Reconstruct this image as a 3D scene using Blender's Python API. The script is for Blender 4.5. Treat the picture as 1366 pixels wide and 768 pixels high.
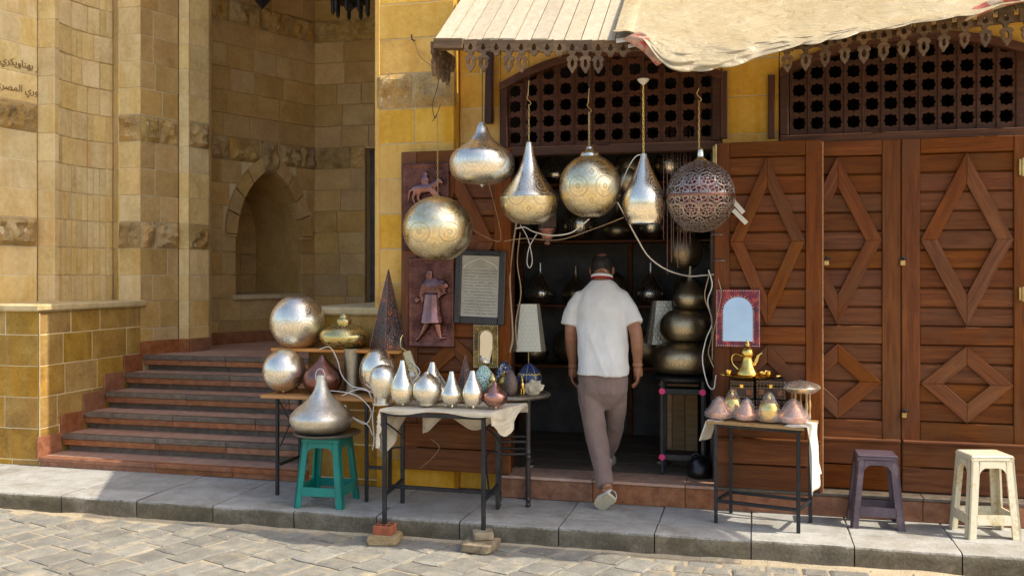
import bpy, math, random
from mathutils import Vector, Matrix, noise
random.seed(7)
R = random.Random(11)
rad = math.radians
SC = bpy.context.scene
COL = SC.collection
for o in list(bpy.data.objects):
    bpy.data.objects.remove(o)

# ------------------------------------------------------------ camera, sky, sun, exposure
F = 1250.0; PSI = rad(14.4); H0 = 366.0; CY = -6.087; CZ = 1.5
CS, SN = math.cos(PSI), math.sin(PSI)
cam_d = bpy.data.cameras.new('camera'); cam = bpy.data.objects.new('camera', cam_d); COL.objects.link(cam)
cam.location = (0, CY, CZ); cam.rotation_euler = (rad(90), 0, PSI)
cam_d.sensor_width = 36.0; cam_d.lens = F / 1366 * 36.0
cam_d.shift_y = -(384 - H0) / 1366.0
cam_d.clip_end = 500; cam_d.clip_start = 0.05
SC.camera = cam

SUN_EL, SUN_AZ = rad(50.0), rad(92.6)       # azimuth clockwise from +Y
w = bpy.data.worlds.new('World'); SC.world = w; w.use_nodes = True
nt = w.node_tree; nt.nodes.clear()
sky = nt.nodes.new('ShaderNodeTexSky'); sky.sky_type = 'NISHITA'; sky.sun_disc = False
sky.sun_elevation = SUN_EL; sky.sun_rotation = SUN_AZ; sky.dust_density = 3.0; sky.air_density = 1.0; sky.ozone_density = 0.6
bg = nt.nodes.new('ShaderNodeBackground'); bg.inputs['Strength'].default_value = 0.15
wo = nt.nodes.new('ShaderNodeOutputWorld')
nt.links.new(sky.outputs[0], bg.inputs[0]); nt.links.new(bg.outputs[0], wo.inputs[0])
sd = bpy.data.lights.new('sun', 'SUN'); sd.energy = 2.7; sd.angle = rad(0.5); sd.color = (1.0, 0.93, 0.80)
sun = bpy.data.objects.new('sun', sd); COL.objects.link(sun)
sdir = Vector((math.sin(SUN_AZ) * math.cos(SUN_EL), math.cos(SUN_AZ) * math.cos(SUN_EL), math.sin(SUN_EL)))
sun.rotation_euler = (-sdir).to_track_quat('-Z', 'Y').to_euler()
SC.view_settings.view_transform = 'Standard'; SC.view_settings.look = 'None'
SC.view_settings.exposure = 1.1; SC.view_settings.gamma = 1.0
SC.view_settings.use_curve_mapping = False
SC.render.engine = 'CYCLES'

# ------------------------------------------------------------ pixel -> place helpers
def W(px, py, Y):
    xp = (px - 683) / F; Zc = (Y - CY) / (CS + SN * xp)
    return Vector((Zc * (CS * xp - SN), Y, CZ - (py - H0) * Zc / F))
def MPP(px, Y):
    xp = (px - 683) / F
    return (Y - CY) / (CS + SN * xp) / F
def G(px, py, z):
    Zc = (CZ - z) * F / (py - H0); xp = (px - 683) / F
    return Vector((Zc * (CS * xp - SN), CY + Zc * (CS + SN * xp), z))

# ------------------------------------------------------------ mesh helpers
def V3(*a): return Vector(a)
class MB:
    def __init__(s): s.v = []; s.f = []
    def add(s, vs, fs):
        n = len(s.v); s.v += [Vector(p) for p in vs]; s.f += [tuple(i + n for i in q) for q in fs]; return s
    def box(s, x0, x1, y0, y1, z0, z1):
        return s.add([(x0,y0,z0),(x1,y0,z0),(x1,y1,z0),(x0,y1,z0),(x0,y0,z1),(x1,y0,z1),(x1,y1,z1),(x0,y1,z1)],
                     [(0,3,2,1),(4,5,6,7),(0,1,5,4),(1,2,6,5),(2,3,7,6),(3,0,4,7)])
    def cbox(s, x0, x1, y0, y1, z0, z1, b=.006, M=None):
        """box with chamfered edges"""
        lo = (min(x0,x1), min(y0,y1), min(z0,z1)); hi = (max(x0,x1), max(y0,y1), max(z0,z1))
        b = min(b, *[(hi[i] - lo[i]) * .45 for i in range(3)])
        vs = []; idx = {}
        for sx in (0,1):
            for sy in (0,1):
                for sz in (0,1):
                    c = [(lo, hi)[q][i] for i, q in enumerate((sx, sy, sz))]
                    d = [b if q == 0 else -b for q in (sx, sy, sz)]
                    for ax in range(3):
                        p = [c[i] + (0 if i == ax else d[i]) for i in range(3)]
                        idx[(sx,sy,sz,ax)] = len(vs); vs.append(Vector(p))
        fs = []
        def q(a): return idx[a]
        for sx in (0,1):
            l = [q((sx,0,0,0)), q((sx,1,0,0)), q((sx,1,1,0)), q((sx,0,1,0))]; fs.append(tuple(l if sx else l[::-1]))
        for sy in (0,1):
            l = [q((0,sy,0,1)), q((0,sy,1,1)), q((1,sy,1,1)), q((1,sy,0,1))]; fs.append(tuple(l if sy else l[::-1]))
        for sz in (0,1):
            l = [q((0,0,sz,2)), q((1,0,sz,2)), q((1,1,sz,2)), q((0,1,sz,2))]; fs.append(tuple(l if sz else l[::-1]))
        for a in (0,1):
            for c in (0,1):
                e = [q((0,a,c,1)), q((1,a,c,1)), q((1,a,c,2)), q((0,a,c,2))]; fs.append(tuple(e if a == c else e[::-1]))
                e = [q((a,0,c,0)), q((a,1,c,0)), q((a,1,c,2)), q((a,0,c,2))]; fs.append(tuple(e if a != c else e[::-1]))
                e = [q((a,c,0,0)), q((a,c,1,0)), q((a,c,1,1)), q((a,c,0,1))]; fs.append(tuple(e if a == c else e[::-1]))
        for sx in (0,1):
            for sy in (0,1):
                for sz in (0,1):
                    t = [q((sx,sy,sz,0)), q((sx,sy,sz,1)), q((sx,sy,sz,2))]
                    fs.append(tuple(t if (sx + sy + sz) % 2 else t[::-1]))
        if M is not None: vs = [M @ p for p in vs]
        return s.add(vs, fs)
    def lathe(s, prof, seg=40, c=(0,0,0), cap=True, sx=1.0, sy=1.0):
        n = len(s.v); c = Vector(c)
        for r, z in prof:
            for k in range(seg):
                a = 2 * math.pi * k / seg
                s.v.append(c + Vector((r * math.cos(a) * sx, r * math.sin(a) * sy, z)))
        up = prof[-1][1] >= prof[0][1]
        for i in range(len(prof) - 1):
            for k in range(seg):
                k2 = (k + 1) % seg
                q = (n + i*seg + k, n + i*seg + k2, n + (i+1)*seg + k2, n + (i+1)*seg + k)
                s.f.append(q if up else q[::-1])
        if cap:
            b = tuple(n + k for k in range(seg)); t = tuple(n + (len(prof)-1)*seg + k for k in range(seg))
            if prof[0][0] > 1e-4: s.f.append(b[::-1] if up else b)
            if prof[-1][0] > 1e-4: s.f.append(t if up else t[::-1])
        return s
    def tube(s, pts, r, seg=6, cap=True):
        pts = [Vector(p) for p in pts]; n = len(s.v); m = len(pts)
        rs = r if isinstance(r, (list, tuple)) else [r] * m
        t0 = (pts[1] - pts[0]).normalized()
        u = t0.orthogonal().normalized()
        for i, p in enumerate(pts):
            if i == 0: t = t0
            elif i == m - 1: t = (pts[i] - pts[i-1]).normalized()
            else: t = ((pts[i+1] - p).normalized() + (p - pts[i-1]).normalized()); t = t.normalized() if t.length > 1e-6 else t0
            u = (u - t * u.dot(t)); u = u.normalized() if u.length > 1e-6 else t.orthogonal().normalized()
            b = t.cross(u)
            for k in range(seg):
                a = 2 * math.pi * k / seg
                s.v.append(p + (u * math.cos(a) + b * math.sin(a)) * rs[i])
        for i in range(m - 1):
            for k in range(seg):
                k2 = (k + 1) % seg
                s.f.append((n + i*seg + k, n + i*seg + k2, n + (i+1)*seg + k2, n + (i+1)*seg + k))
        if cap:
            s.f.append(tuple(n + k for k in range(seg))[::-1]); s.f.append(tuple(n + (m-1)*seg + k for k in range(seg)))
        return s
    def grid(s, fn, nu, nv, flip=False, keep=None):
        n = len(s.v)
        for j in range(nv + 1):
            for i in range(nu + 1):
                s.v.append(Vector(fn(i / nu, j / nv)))
        for j in range(nv):
            for i in range(nu):
                if keep and not keep((i + .5) / nu, (j + .5) / nv): continue
                a = n + j*(nu+1) + i; q = (a, a+1, a+nu+2, a+nu+1)
                s.f.append(q[::-1] if flip else q)
        return s
    def prism(s, poly, y0, y1, axis='y', inset=0, ins_d=0):
        """polygon (a,b) extruded; axis y: (a,y,b)  axis z: (a,b,z).  With inset the y1/z1 end is chamfered."""
        def P(a, b, d): return (a, d, b) if axis == 'y' else (a, b, d)
        m = len(poly); cx = sum(p[0] for p in poly)/m; cy = sum(p[1] for p in poly)/m
        rings = [(poly, y0)]
        if inset:
            sg = 1 if y1 > y0 else -1
            rings.append((poly, y1 - sg*ins_d))
            ins = []
            for a, b in poly:
                d = math.hypot(a-cx, b-cy) or 1; k = max(0, 1 - inset*1.35/d); ins.append((cx+(a-cx)*k, cy+(b-cy)*k))
            rings.append((ins, y1))
        else: rings.append((poly, y1))
        n = len(s.v)
        for pl, d in rings:
            for a, b in pl: s.v.append(Vector(P(a, b, d)))
        for i in range(len(rings)-1):
            for k in range(m):
                k2 = (k+1) % m; s.f.append((n+i*m+k, n+i*m+k2, n+(i+1)*m+k2, n+(i+1)*m+k))
        s.f.append(tuple(n+k for k in range(m))[::-1]); s.f.append(tuple(n+(len(rings)-1)*m+k for k in range(m)))
        return s
    def ell(s, c, r, seg=16, rings=10, M=None):
        c = Vector(c); n0 = len(s.v)
        r = (r, r, r) if not hasattr(r, '__len__') else r
        prof = [(math.sin(math.pi*i/rings), -math.cos(math.pi*i/rings)) for i in range(rings+1)]
        prof[0] = (1e-4, -1); prof[-1] = (1e-4, 1)
        s.lathe(prof, seg)
        for i in range(n0, len(s.v)):
            p = s.v[i]; p = Vector((p.x*r[0], p.y*r[1], p.z*r[2]))
            if M is not None: p = M @ p
            s.v[i] = p + c
        return s
    def mesh(s, name, off=Vector((0,0,0)), fix=False):
        me = bpy.data.meshes.new(name)
        me.from_pydata([tuple(p - off) for p in s.v], [], s.f)
        if fix:
            import bmesh
            b = bmesh.new(); b.from_mesh(me); bmesh.ops.recalc_face_normals(b, faces=b.faces); b.to_mesh(me); b.free()
        me.update(); return me

OFF = {}
def shade(me, ang):
    me.polygons.foreach_set('use_smooth', [ang > 0] * len(me.polygons))
    if 0 < ang < 180: me.set_sharp_from_angle(angle=rad(ang))
def put(mb, name, mat, parent=None, smooth=0, fix=False, local=False, me=None):
    off = Vector((0,0,0)) if (local or parent is None) else OFF.get(parent.name, Vector((0,0,0)))
    if me is None: me = mb.mesh(name, off, fix)
    shade(me, smooth)
    if mat is not None and not me.materials: me.materials.append(mat)
    o = bpy.data.objects.new(name, me); COL.objects.link(o)
    if parent is not None: o.parent = parent; OFF[o.name] = off
    return o
def tag(o, label, cat=None, group=None, kind=None):
    o['label'] = label
    if cat: o['category'] = cat
    if group: o['group'] = group
    if kind: o['kind'] = kind
    return o
def thing(name, label, cat, loc=(0,0,0), rz=0, group=None):
    o = bpy.data.objects.new(name, None); COL.objects.link(o); o.location = loc; o.rotation_euler = (0,0,rz)
    o.empty_display_size = .05
    OFF[o.name] = Vector(loc); tag(o, label, cat, group); return o
def struct(o): o['kind'] = 'structure'; return o
def copy_tree(o, parent=None):
    c = o.copy(); COL.objects.link(c)
    if parent is not None: c.parent = parent
    for ch in [x for x in COL.objects if x.parent == o]: copy_tree(ch, c)
    OFF[c.name] = OFF.get(o.name, Vector((0,0,0)))
    return c
def bar(name, p0, p1, wid, thick, mat, parent, nrm=(0,-1,0), b=.004):
    """a bar from p0 to p1 (its grain runs along local X), face towards nrm"""
    p0, p1 = Vector(p0), Vector(p1); L = (p1 - p0).length
    m = MB().cbox(-L/2, L/2, -thick/2, thick/2, -wid/2, wid/2, b)
    o = put(m, name, mat, None)
    x = (p1 - p0).normalized(); y = -Vector(nrm).normalized(); z = x.cross(y).normalized(); y = z.cross(x)
    Rm = Matrix((x, y, z)).transposed().to_4x4()
    off = OFF.get(parent.name, Vector((0,0,0))) if parent is not None else Vector((0,0,0))
    o.matrix_local = Matrix.Translation((p0 + p1)/2 - off) @ Rm
    if parent is not None:
        pl = parent.matrix_local.to_3x3() if parent.type == 'MESH' else None
        o.parent = parent
    OFF[o.name] = off
    return o
def remesh(mb, vox, smooth=6, name='body', off=Vector((0,0,0)), dec=0):
    me = mb.mesh(name, off, True); o = bpy.data.objects.new('tmp', me); COL.objects.link(o)
    m = o.modifiers.new('r', 'REMESH'); m.mode = 'VOXEL'; m.voxel_size = vox
    if smooth:
        s = o.modifiers.new('s', 'SMOOTH'); s.iterations = smooth; s.factor = .5
    if dec:
        d = o.modifiers.new('d', 'DECIMATE'); d.ratio = dec
    dg = bpy.context.evaluated_depsgraph_get(); dg.update()
    out = bpy.data.meshes.new_from_object(o.evaluated_get(dg)); out.name = name
    bpy.data.objects.remove(o); return out
def disp(me, fn):
    """move vertices along their normals by fn(co)"""
    nr = [v.normal.copy() for v in me.vertices]
    for v, n in zip(me.vertices, nr): v.co = v.co + n * fn(v.co)
    me.update()
def catmull(pts, n=8):
    pts = [Vector(p) for p in pts]; out = []
    P = [pts[0]*2 - pts[1]] + pts + [pts[-1]*2 - pts[-2]]
    for i in range(1, len(P) - 2):
        for k in range(n):
            t = k / n; a, b, c, d = P[i-1], P[i], P[i+1], P[i+2]
            out.append(.5*((2*b) + (c-a)*t + (2*a-5*b+4*c-d)*t*t + (-a+3*b-3*c+d)*t**3))
    out.append(pts[-1]); return out
def spl(prof, n=5):
    """smooth a (r,z) profile"""
    return [(max(p.x, 1e-4), p.y) for p in catmull([(a, b, 0) for a, b in prof], n)]

# ------------------------------------------------------------ materials
class NT:
    def __init__(s, name):
        s.m = bpy.data.materials.new(name); s.m.use_nodes = True; s.t = s.m.node_tree; s.t.nodes.clear()
        s.out = s.n('ShaderNodeOutputMaterial'); s.p = s.n('ShaderNodeBsdfPrincipled'); s.l(s.p.outputs[0], s.out.inputs[0])
    def n(s, ty, **k):
        x = s.t.nodes.new(ty)
        for a, b in k.items(): setattr(x, a, b)
        return x
    def l(s, a, b): s.t.links.new(a, b)
    def val(s, sock, v):
        if hasattr(v, 'is_linked') or isinstance(v, bpy.types.NodeSocket): s.l(v, sock)
        else: sock.default_value = v
    def math(s, op, a, b=0.0, c=0.0):
        x = s.n('ShaderNodeMath', operation=op); s.val(x.inputs[0], a); s.val(x.inputs[1], b); s.val(x.inputs[2], c); return x.outputs[0]
    def mix(s, f, a, b, mode='MIX'):
        x = s.n('ShaderNodeMix', data_type='RGBA', blend_type=mode); s.val(x.inputs[0], f)
        for k, v in ((6, a), (7, b)):
            if isinstance(v, (tuple, list)): x.inputs[k].default_value = (*v[:3], 1)
            else: s.l(v, x.inputs[k])
        return x.outputs[2]
    def ramp(s, f, stops):
        x = s.n('ShaderNodeValToRGB'); e = x.color_ramp.elements
        while len(e) < len(stops): e.new(.5)
        for q, (p, c) in zip(e, stops): q.position = p; q.color = (*c, 1) if len(c) == 3 else c
        s.l(f, x.inputs[0]); return x.outputs[0]
    def coords(s, scale=(1,1,1), rnd=True, kind='Object', rot=(0,0,0)):
        tc = s.n('ShaderNodeTexCoord'); mp = s.n('ShaderNodeMapping'); mp.inputs['Scale'].default_value = scale; mp.inputs['Rotation'].default_value = rot
        src = tc.outputs[kind]
        if rnd:
            oi = s.n('ShaderNodeObjectInfo'); k = s.math('MULTIPLY', oi.outputs['Random'], 37.0)
            a = s.n('ShaderNodeVectorMath', operation='ADD'); s.l(src, a.inputs[0]); s.l(k, a.inputs[1]); src = a.outputs[0]
        s.l(src, mp.inputs['Vector']); return mp.outputs[0]
    def noise(s, vec, scale, detail=4, rough=.55, dist=0):
        x = s.n('ShaderNodeTexNoise'); s.l(vec, x.inputs['Vector']); x.inputs['Scale'].default_value = scale
        x.inputs['Detail'].default_value = detail; x.inputs['Roughness'].default_value = rough; x.inputs['Distortion'].default_value = dist
        return x.outputs[0]
    def voro(s, vec, scale, feature='F1', rnd=1.0, out=0, dim='3D'):
        x = s.n('ShaderNodeTexVoronoi', feature=feature, voronoi_dimensions=dim); s.l(vec, x.inputs['Vector'])
        x.inputs['Scale'].default_value = scale; x.inputs['Randomness'].default_value = rnd; return x.outputs[out]
    def bump(s, h, st=.3, d=.01, prev=None):
        x = s.n('ShaderNodeBump'); x.inputs['Strength'].default_value = st; x.inputs['Distance'].default_value = d
        s.l(h, x.inputs['Height'])
        if prev: s.l(prev, x.inputs['Normal'])
        return x.outputs[0]
    def fin(s, col=None, rough=.6, metal=0, normal=None, spec=None):
        p = s.p
        if col is not None:
            if isinstance(col, (tuple, list)): p.inputs['Base Color'].default_value = (*col[:3], 1)
            else: s.l(col, p.inputs['Base Color'])
        s.val(p.inputs['Roughness'], rough); s.val(p.inputs['Metallic'], metal)
        if normal: s.l(normal, p.inputs['Normal'])
        if spec is not None: p.inputs['Specular IOR Level'].default_value = spec
        return s.m
def objrand(t, lo, hi):
    oi = t.n('ShaderNodeObjectInfo'); mr = t.n('ShaderNodeMapRange'); t.l(oi.outputs['Random'], mr.inputs[0])
    mr.inputs[3].default_value = lo; mr.inputs[4].default_value = hi; return mr.outputs[0]
def vary(t, col, lo=.8, hi=1.2, hue=.003):
    h = t.n('ShaderNodeHueSaturation'); t.l(col, h.inputs['Color'])
    t.l(objrand(t, lo, hi), h.inputs['Value'])
    oi = t.n('ShaderNodeObjectInfo'); q = t.math('FRACT', t.math('MULTIPLY', oi.outputs['Random'], 17.3))
    t.l(t.math('MULTIPLY_ADD', q, 2*hue, .5 - hue), h.inputs['Hue'])
    q2 = t.math('FRACT', t.math('MULTIPLY', oi.outputs['Random'], 53.7)); t.l(t.math('MULTIPLY_ADD', q2, .16, .92), h.inputs['Saturation'])
    return h.outputs[0]
def stone(name, c_lo, c_mid, c_hi, lo=.82, hi=1.15, bump=.35, rough=.85, stain=None, sc=1.0, damp=None):
    t = NT(name); v = t.coords()
    n1 = t.noise(v, 3.2*sc, 8, .62, .4); n2 = t.noise(v, 26*sc, 6, .6); n3 = t.noise(v, 130*sc, 3, .6)
    c = t.ramp(t.math('MULTIPLY_ADD', n2, .35, t.math('MULTIPLY', n1, .65)), [(.32, c_lo), (.5, c_mid), (.68, c_hi)])
    if stain:
        vs = t.coords((5, 5, .55)); ns = t.noise(vs, 1.6, 5, .65)
        c = t.mix(t.math('MULTIPLY', t.ramp(ns, [(.5, (0,0,0)), (.72, (1,1,1))]), .75), c, stain)
    if damp:
        ge = t.n('ShaderNodeNewGeometry'); sg = t.n('ShaderNodeSeparateXYZ'); t.l(ge.outputs['Position'], sg.inputs[0])
        nd_ = t.noise(ge.outputs['Position'], 1.1, 5, .6); f = t.math('ADD', t.math('MULTIPLY_ADD', sg.outputs[2], -.42, 1.0), t.math('MULTIPLY_ADD', nd_, 1.6, -.8))
        c = t.mix(t.ramp(f, [(0, (0,0,0)), (1, (.8,.8,.8))]), c, damp, 'MULTIPLY')
        # long pale and dark runs of old water
        ns2 = t.noise(t.coords((9, 9, .5), False, 'Object'), 1.0, 5, .7); c = t.mix(t.math('MULTIPLY', t.ramp(ns2, [(.55, (0,0,0)), (.7, (1,1,1))]), .16), c, (.62,.50,.30)); 
    c = vary(t, c, lo, hi)
    h = t.math('MULTIPLY_ADD', n3, .35, t.math('MULTIPLY_ADD', n2, .9, n1))
    return t.fin(c, rough, 0, t.bump(h, bump, .012))
def wood(name, c1, c2, c3, rough=.45, lo=.75, hi=1.25, ring=1.0, wear=None, spec=None):
    t = NT(name); v = t.coords((1.0, 14, 14)); v2 = t.coords((3.0, 60, 60)); v3 = t.coords()
    n1 = t.noise(v, 2.2, 6, .6, .8*ring); n2 = t.noise(v2, 3.0, 4, .6); n3 = t.noise(v3, 4.0, 5, .6)
    c = t.ramp(t.math('MULTIPLY_ADD', n2, .35, t.math('MULTIPLY', n1, .65)), [(.33, c1), (.5, c2), (.68, c3)])
    if wear: c = t.mix(t.ramp(n3, [(.50, (0,0,0)), (.68, (.75,.75,.75))]), c, wear); sm = t.noise(t.coords((2,30,30)), 8, 4, .7); c = t.mix(t.ramp(sm, [(.66, (0,0,0)), (.74, (.5,.5,.5))]), c, (.36,.20,.10))
    c = vary(t, c, lo, hi)
    r = t.math('MULTIPLY_ADD', n3, .35, rough - .17)
    return t.fin(c, r, 0, t.bump(t.math('MULTIPLY_ADD', n2, .5, n1), .3, .004), spec)
def plain(name, col, rough=.5, metal=0, var=.1, bump=0, bs=60, dirt=None, ds=6, dk=(.45,.7)):
    t = NT(name); v = t.coords(); n = t.noise(v, ds, 6, .65); n2 = t.noise(v, bs, 4, .6)
    k = tuple(c*(1-var*1.6) for c in col); h = tuple(min(1, c*(1+var)) for c in col)
    c = t.ramp(n, [(.3, k), (.7, h)])
    if dirt: c = t.mix(t.ramp(t.math('MULTIPLY_ADD', n2, .4, t.math('MULTIPLY', n, .6)), [(dk[0], (0,0,0)), (dk[1], (1,1,1))]), c, dirt)
    r = t.math('MULTIPLY_ADD', n2, .2, rough - .1)
    return t.fin(c, r, metal, t.bump(n2, bump, .006) if bump else None)
def lampmetal(name, col, low, rough=.3, hammer=.25, hs=70, N=8, K=7.0, eng=.5, dark=(.12,.09,.05), freq=34, zlo=None):
    """beaten sheet metal; engraved rosettes run round the body in bands"""
    t = NT(name); v = t.coords(rnd=False); vr = t.coords()
    sx = t.n('ShaderNodeSeparateXYZ'); t.l(v, sx.inputs[0])
    ang = t.math('MULTIPLY', t.math('ARCTAN2', sx.outputs[1], sx.outputs[0]), N/(2*math.pi))
    cx = t.n('ShaderNodeCombineXYZ'); t.l(ang, cx.inputs[0]); t.l(t.math('MULTIPLY', sx.outputs[2], K), cx.inputs[1])
    d = t.voro(cx.outputs[0], 1.0, 'F1', 0.0, 0, '2D'); d2 = t.voro(cx.outputs[0], 2.0, 'F1', 0.0, 0, '2D')
    s1 = t.math('SINE', t.math('MULTIPLY', d, freq)); s2 = t.math('SINE', t.math('MULTIPLY', d2, freq*.8))
    g = t.math('MAXIMUM', t.ramp(s1, [(.80, (0,0,0)), (.95, (1,1,1))]), t.math('MULTIPLY', t.ramp(s2, [(.85, (0,0,0)), (.97, (1,1,1))]), .7))
    if zlo is not None:
        g = t.math('MULTIPLY', g, t.math('LESS_THAN', sx.outputs[2], zlo))
    hm = t.voro(vr, hs, 'F1'); n1 = t.noise(vr, 7, 6, .65); n2 = t.noise(vr, 40, 5, .6); sc = t.noise(t.coords((6,6,90)), 3, 3, .6)
    c = t.ramp(t.math('MULTIPLY_ADD', n2, .4, t.math('MULTIPLY', n1, .6)), [(.3, low), (.62, col)])
    c = t.mix(t.math('MULTIPLY', g, eng), c, dark)
    r = t.math('ADD', t.math('MULTIPLY_ADD', n1, .3, rough - .15), t.math('MULTIPLY', g, .25))
    b = t.bump(hm, hammer*.45, .006); b = t.bump(t.math('MULTIPLY', g, -1.0), .12 + .3*eng, .0015, b); b = t.bump(t.math('MULTIPLY_ADD', sc, .4, n2), .004 + hammer*.4, .005, b)
    return t.fin(c, r, 1.0, b)
def glassy(name, col, rough=.1, trans=.9, alpha=1.0):
    t = NT(name); p = t.p; v = t.coords(); n = t.noise(v, 22, 4, .6)
    p.inputs['Base Color'].default_value = (*col, 1); p.inputs['Roughness'].default_value = rough
    p.inputs['Transmission Weight'].default_value = trans; p.inputs['IOR'].default_value = 1.25; p.inputs['Alpha'].default_value = alpha
    t.l(t.bump(n, .8, .02), p.inputs['Normal']); return t.m
M = {}
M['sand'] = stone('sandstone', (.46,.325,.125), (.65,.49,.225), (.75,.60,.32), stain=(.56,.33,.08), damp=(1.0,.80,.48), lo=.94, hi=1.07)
M['gold_stone'] = stone('golden_limestone', (.50,.27,.045), (.66,.385,.075), (.72,.47,.13), stain=(.56,.28,.03), damp=(1.0,.85,.6), lo=.94, hi=1.06)
M['rough'] = stone('rusticated_stone', (.16,.11,.06), (.42,.28,.10), (.58,.43,.22), bump=1.0, stain=(.60,.30,.03), sc=2.0)
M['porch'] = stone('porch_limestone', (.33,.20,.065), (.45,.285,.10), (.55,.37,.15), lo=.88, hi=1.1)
M['parapet'] = stone('parapet_limestone', (.19,.11,.018), (.34,.205,.038), (.46,.31,.075), stain=(.40,.20,.015), damp=(1.0,.85,.6), lo=.9, hi=1.08, bump=.5, sc=1.6)
M['mortar'] = stone('lime_mortar', (.50,.39,.21), (.62,.50,.29), (.68,.56,.36), bump=.5)
M['cap'] = stone('coping_stone', (.34,.26,.12), (.48,.38,.20), (.56,.46,.28), stain=(.30,.24,.12))
M['_g0'] = stone('grey_granite', (.26,.245,.21), (.36,.345,.305), (.46,.445,.40), lo=.9, hi=1.08, bump=.45, rough=.75, sc=2.2, stain=(.36,.31,.22))
def _granite():
    t = NT('grey_granite_slab'); v = t.coords(); n1 = t.noise(v, 7, 7, .62, .4); n2 = t.noise(v, 60, 5, .6); n3 = t.noise(v, 220, 3, .6)
    c = t.ramp(t.math('MULTIPLY_ADD', n2, .4, t.math('MULTIPLY', n1, .6)), [(.32, (.26,.245,.21)), (.5, (.36,.345,.305)), (.68, (.46,.445,.40))])
    ge = t.n('ShaderNodeNewGeometry'); d = t.noise(ge.outputs['Position'], 3.2, 7, .68, .6)
    c = t.mix(t.math('MULTIPLY', t.ramp(d, [(.48, (0,0,0)), (.66, (1,1,1))]), .55), c, (.20,.165,.11)); c = vary(t, c, .9, 1.08)
    return t.fin(c, .75, 0, t.bump(t.math('MULTIPLY_ADD', n3, .5, t.math('MULTIPLY_ADD', n2, .8, n1)), .5, .01))
M['granite'] = _granite()
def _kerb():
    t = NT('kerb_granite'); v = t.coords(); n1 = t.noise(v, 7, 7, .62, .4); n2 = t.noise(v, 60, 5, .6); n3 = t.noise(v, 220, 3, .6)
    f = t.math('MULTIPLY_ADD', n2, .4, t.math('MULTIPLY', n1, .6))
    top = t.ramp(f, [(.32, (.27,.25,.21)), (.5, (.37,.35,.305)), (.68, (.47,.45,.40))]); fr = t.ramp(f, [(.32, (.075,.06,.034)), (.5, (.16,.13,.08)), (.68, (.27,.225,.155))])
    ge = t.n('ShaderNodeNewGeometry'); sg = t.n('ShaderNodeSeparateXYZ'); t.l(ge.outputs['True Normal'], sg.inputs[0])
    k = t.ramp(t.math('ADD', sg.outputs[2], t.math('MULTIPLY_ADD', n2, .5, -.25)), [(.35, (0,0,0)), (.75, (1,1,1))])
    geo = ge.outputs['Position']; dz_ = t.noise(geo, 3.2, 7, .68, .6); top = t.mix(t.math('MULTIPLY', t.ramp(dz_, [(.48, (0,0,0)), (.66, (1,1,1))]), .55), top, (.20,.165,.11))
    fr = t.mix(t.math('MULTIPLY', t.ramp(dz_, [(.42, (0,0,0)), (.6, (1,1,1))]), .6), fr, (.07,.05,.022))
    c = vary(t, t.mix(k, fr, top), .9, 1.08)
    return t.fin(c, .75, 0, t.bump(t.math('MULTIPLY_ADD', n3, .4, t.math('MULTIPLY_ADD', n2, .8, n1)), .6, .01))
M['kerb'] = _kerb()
M['sett'] = stone('basalt_sett', (.175,.162,.132), (.25,.232,.19), (.33,.305,.25), lo=.80, hi=1.15, bump=.9, rough=.7, sc=3.0, stain=(.46,.38,.25))
M['dirt'] = stone('joint_sand', (.35,.27,.16), (.44,.35,.225), (.52,.425,.29), bump=.7, sc=3)
M['redgranite'] = stone('red_granite', (.13,.042,.016), (.27,.098,.038), (.38,.165,.075), lo=.85, hi=1.15, bump=.12, rough=.42, sc=5)
M['treadstone'] = stone('pink_granite_tread', (.29,.155,.10), (.43,.25,.17), (.55,.36,.26), lo=.85, hi=1.12, bump=.2, rough=.5, sc=4)
M['nosing'] = stone('dark_granite_nosing', (.07,.052,.036), (.14,.105,.072), (.22,.17,.12), bump=.25, rough=.5, sc=5)
M['door'] = wood('door_wood', (.082,.023,.0055), (.145,.043,.009), (.215,.072,.016), rough=.60, lo=.85, hi=1.12, spec=.2, wear=(.13,.055,.022))
M['door_dark'] = wood('lattice_wood', (.035,.013,.007), (.068,.026,.013), (.115,.046,.020), rough=.5, spec=.25)
M['plank'] = wood('weathered_roof_board', (.50,.45,.36), (.66,.61,.50), (.76,.72,.62), rough=.8, lo=.9, hi=1.06)
M['grey_wood'] = wood('weathered_fascia_wood', (.065,.036,.015), (.125,.072,.033), (.20,.125,.065), rough=.8)
M['shelf_wood'] = wood('orange_shelf_board', (.26,.10,.025), (.42,.19,.055), (.52,.27,.09), rough=.55)
M['floor_wood'] = wood('shop_floor_board', (.06,.03,.016), (.12,.06,.033), (.19,.10,.06), rough=.5)
M['crate_wood'] = wood('pale_crate_wood', (.30,.17,.06), (.44,.27,.11), (.55,.37,.18), rough=.7)
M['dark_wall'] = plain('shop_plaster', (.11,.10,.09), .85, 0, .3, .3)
M['steel'] = plain('black_painted_steel', (.022,.022,.024), .5, .3, .4, .15, 80, dirt=(.10,.065,.04), dk=(.55,.68))
M['turned'] = plain('black_turned_wood', (.025,.02,.018), .35, 0, .3)
M['chain'] = plain('brass_chain', (.55,.38,.15), .35, 1, .3)
M['wire'] = plain('iron_wire', (.10,.07,.05), .6, .6, .3)
M['brass'] = plain('polished_brass', (.86,.60,.16), .18, 1, .15, .05, 40)
M['silver'] = lampmetal('silvered_brass', (.88,.83,.72), (.74,.66,.50), .28, .035, 95, 8, 7.0, .2)
M['silver_fine'] = lampmetal('pierced_silver', (.82,.77,.66), (.60,.52,.37), .32, .5, 170, 20, 22, .25, freq=20)
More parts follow.
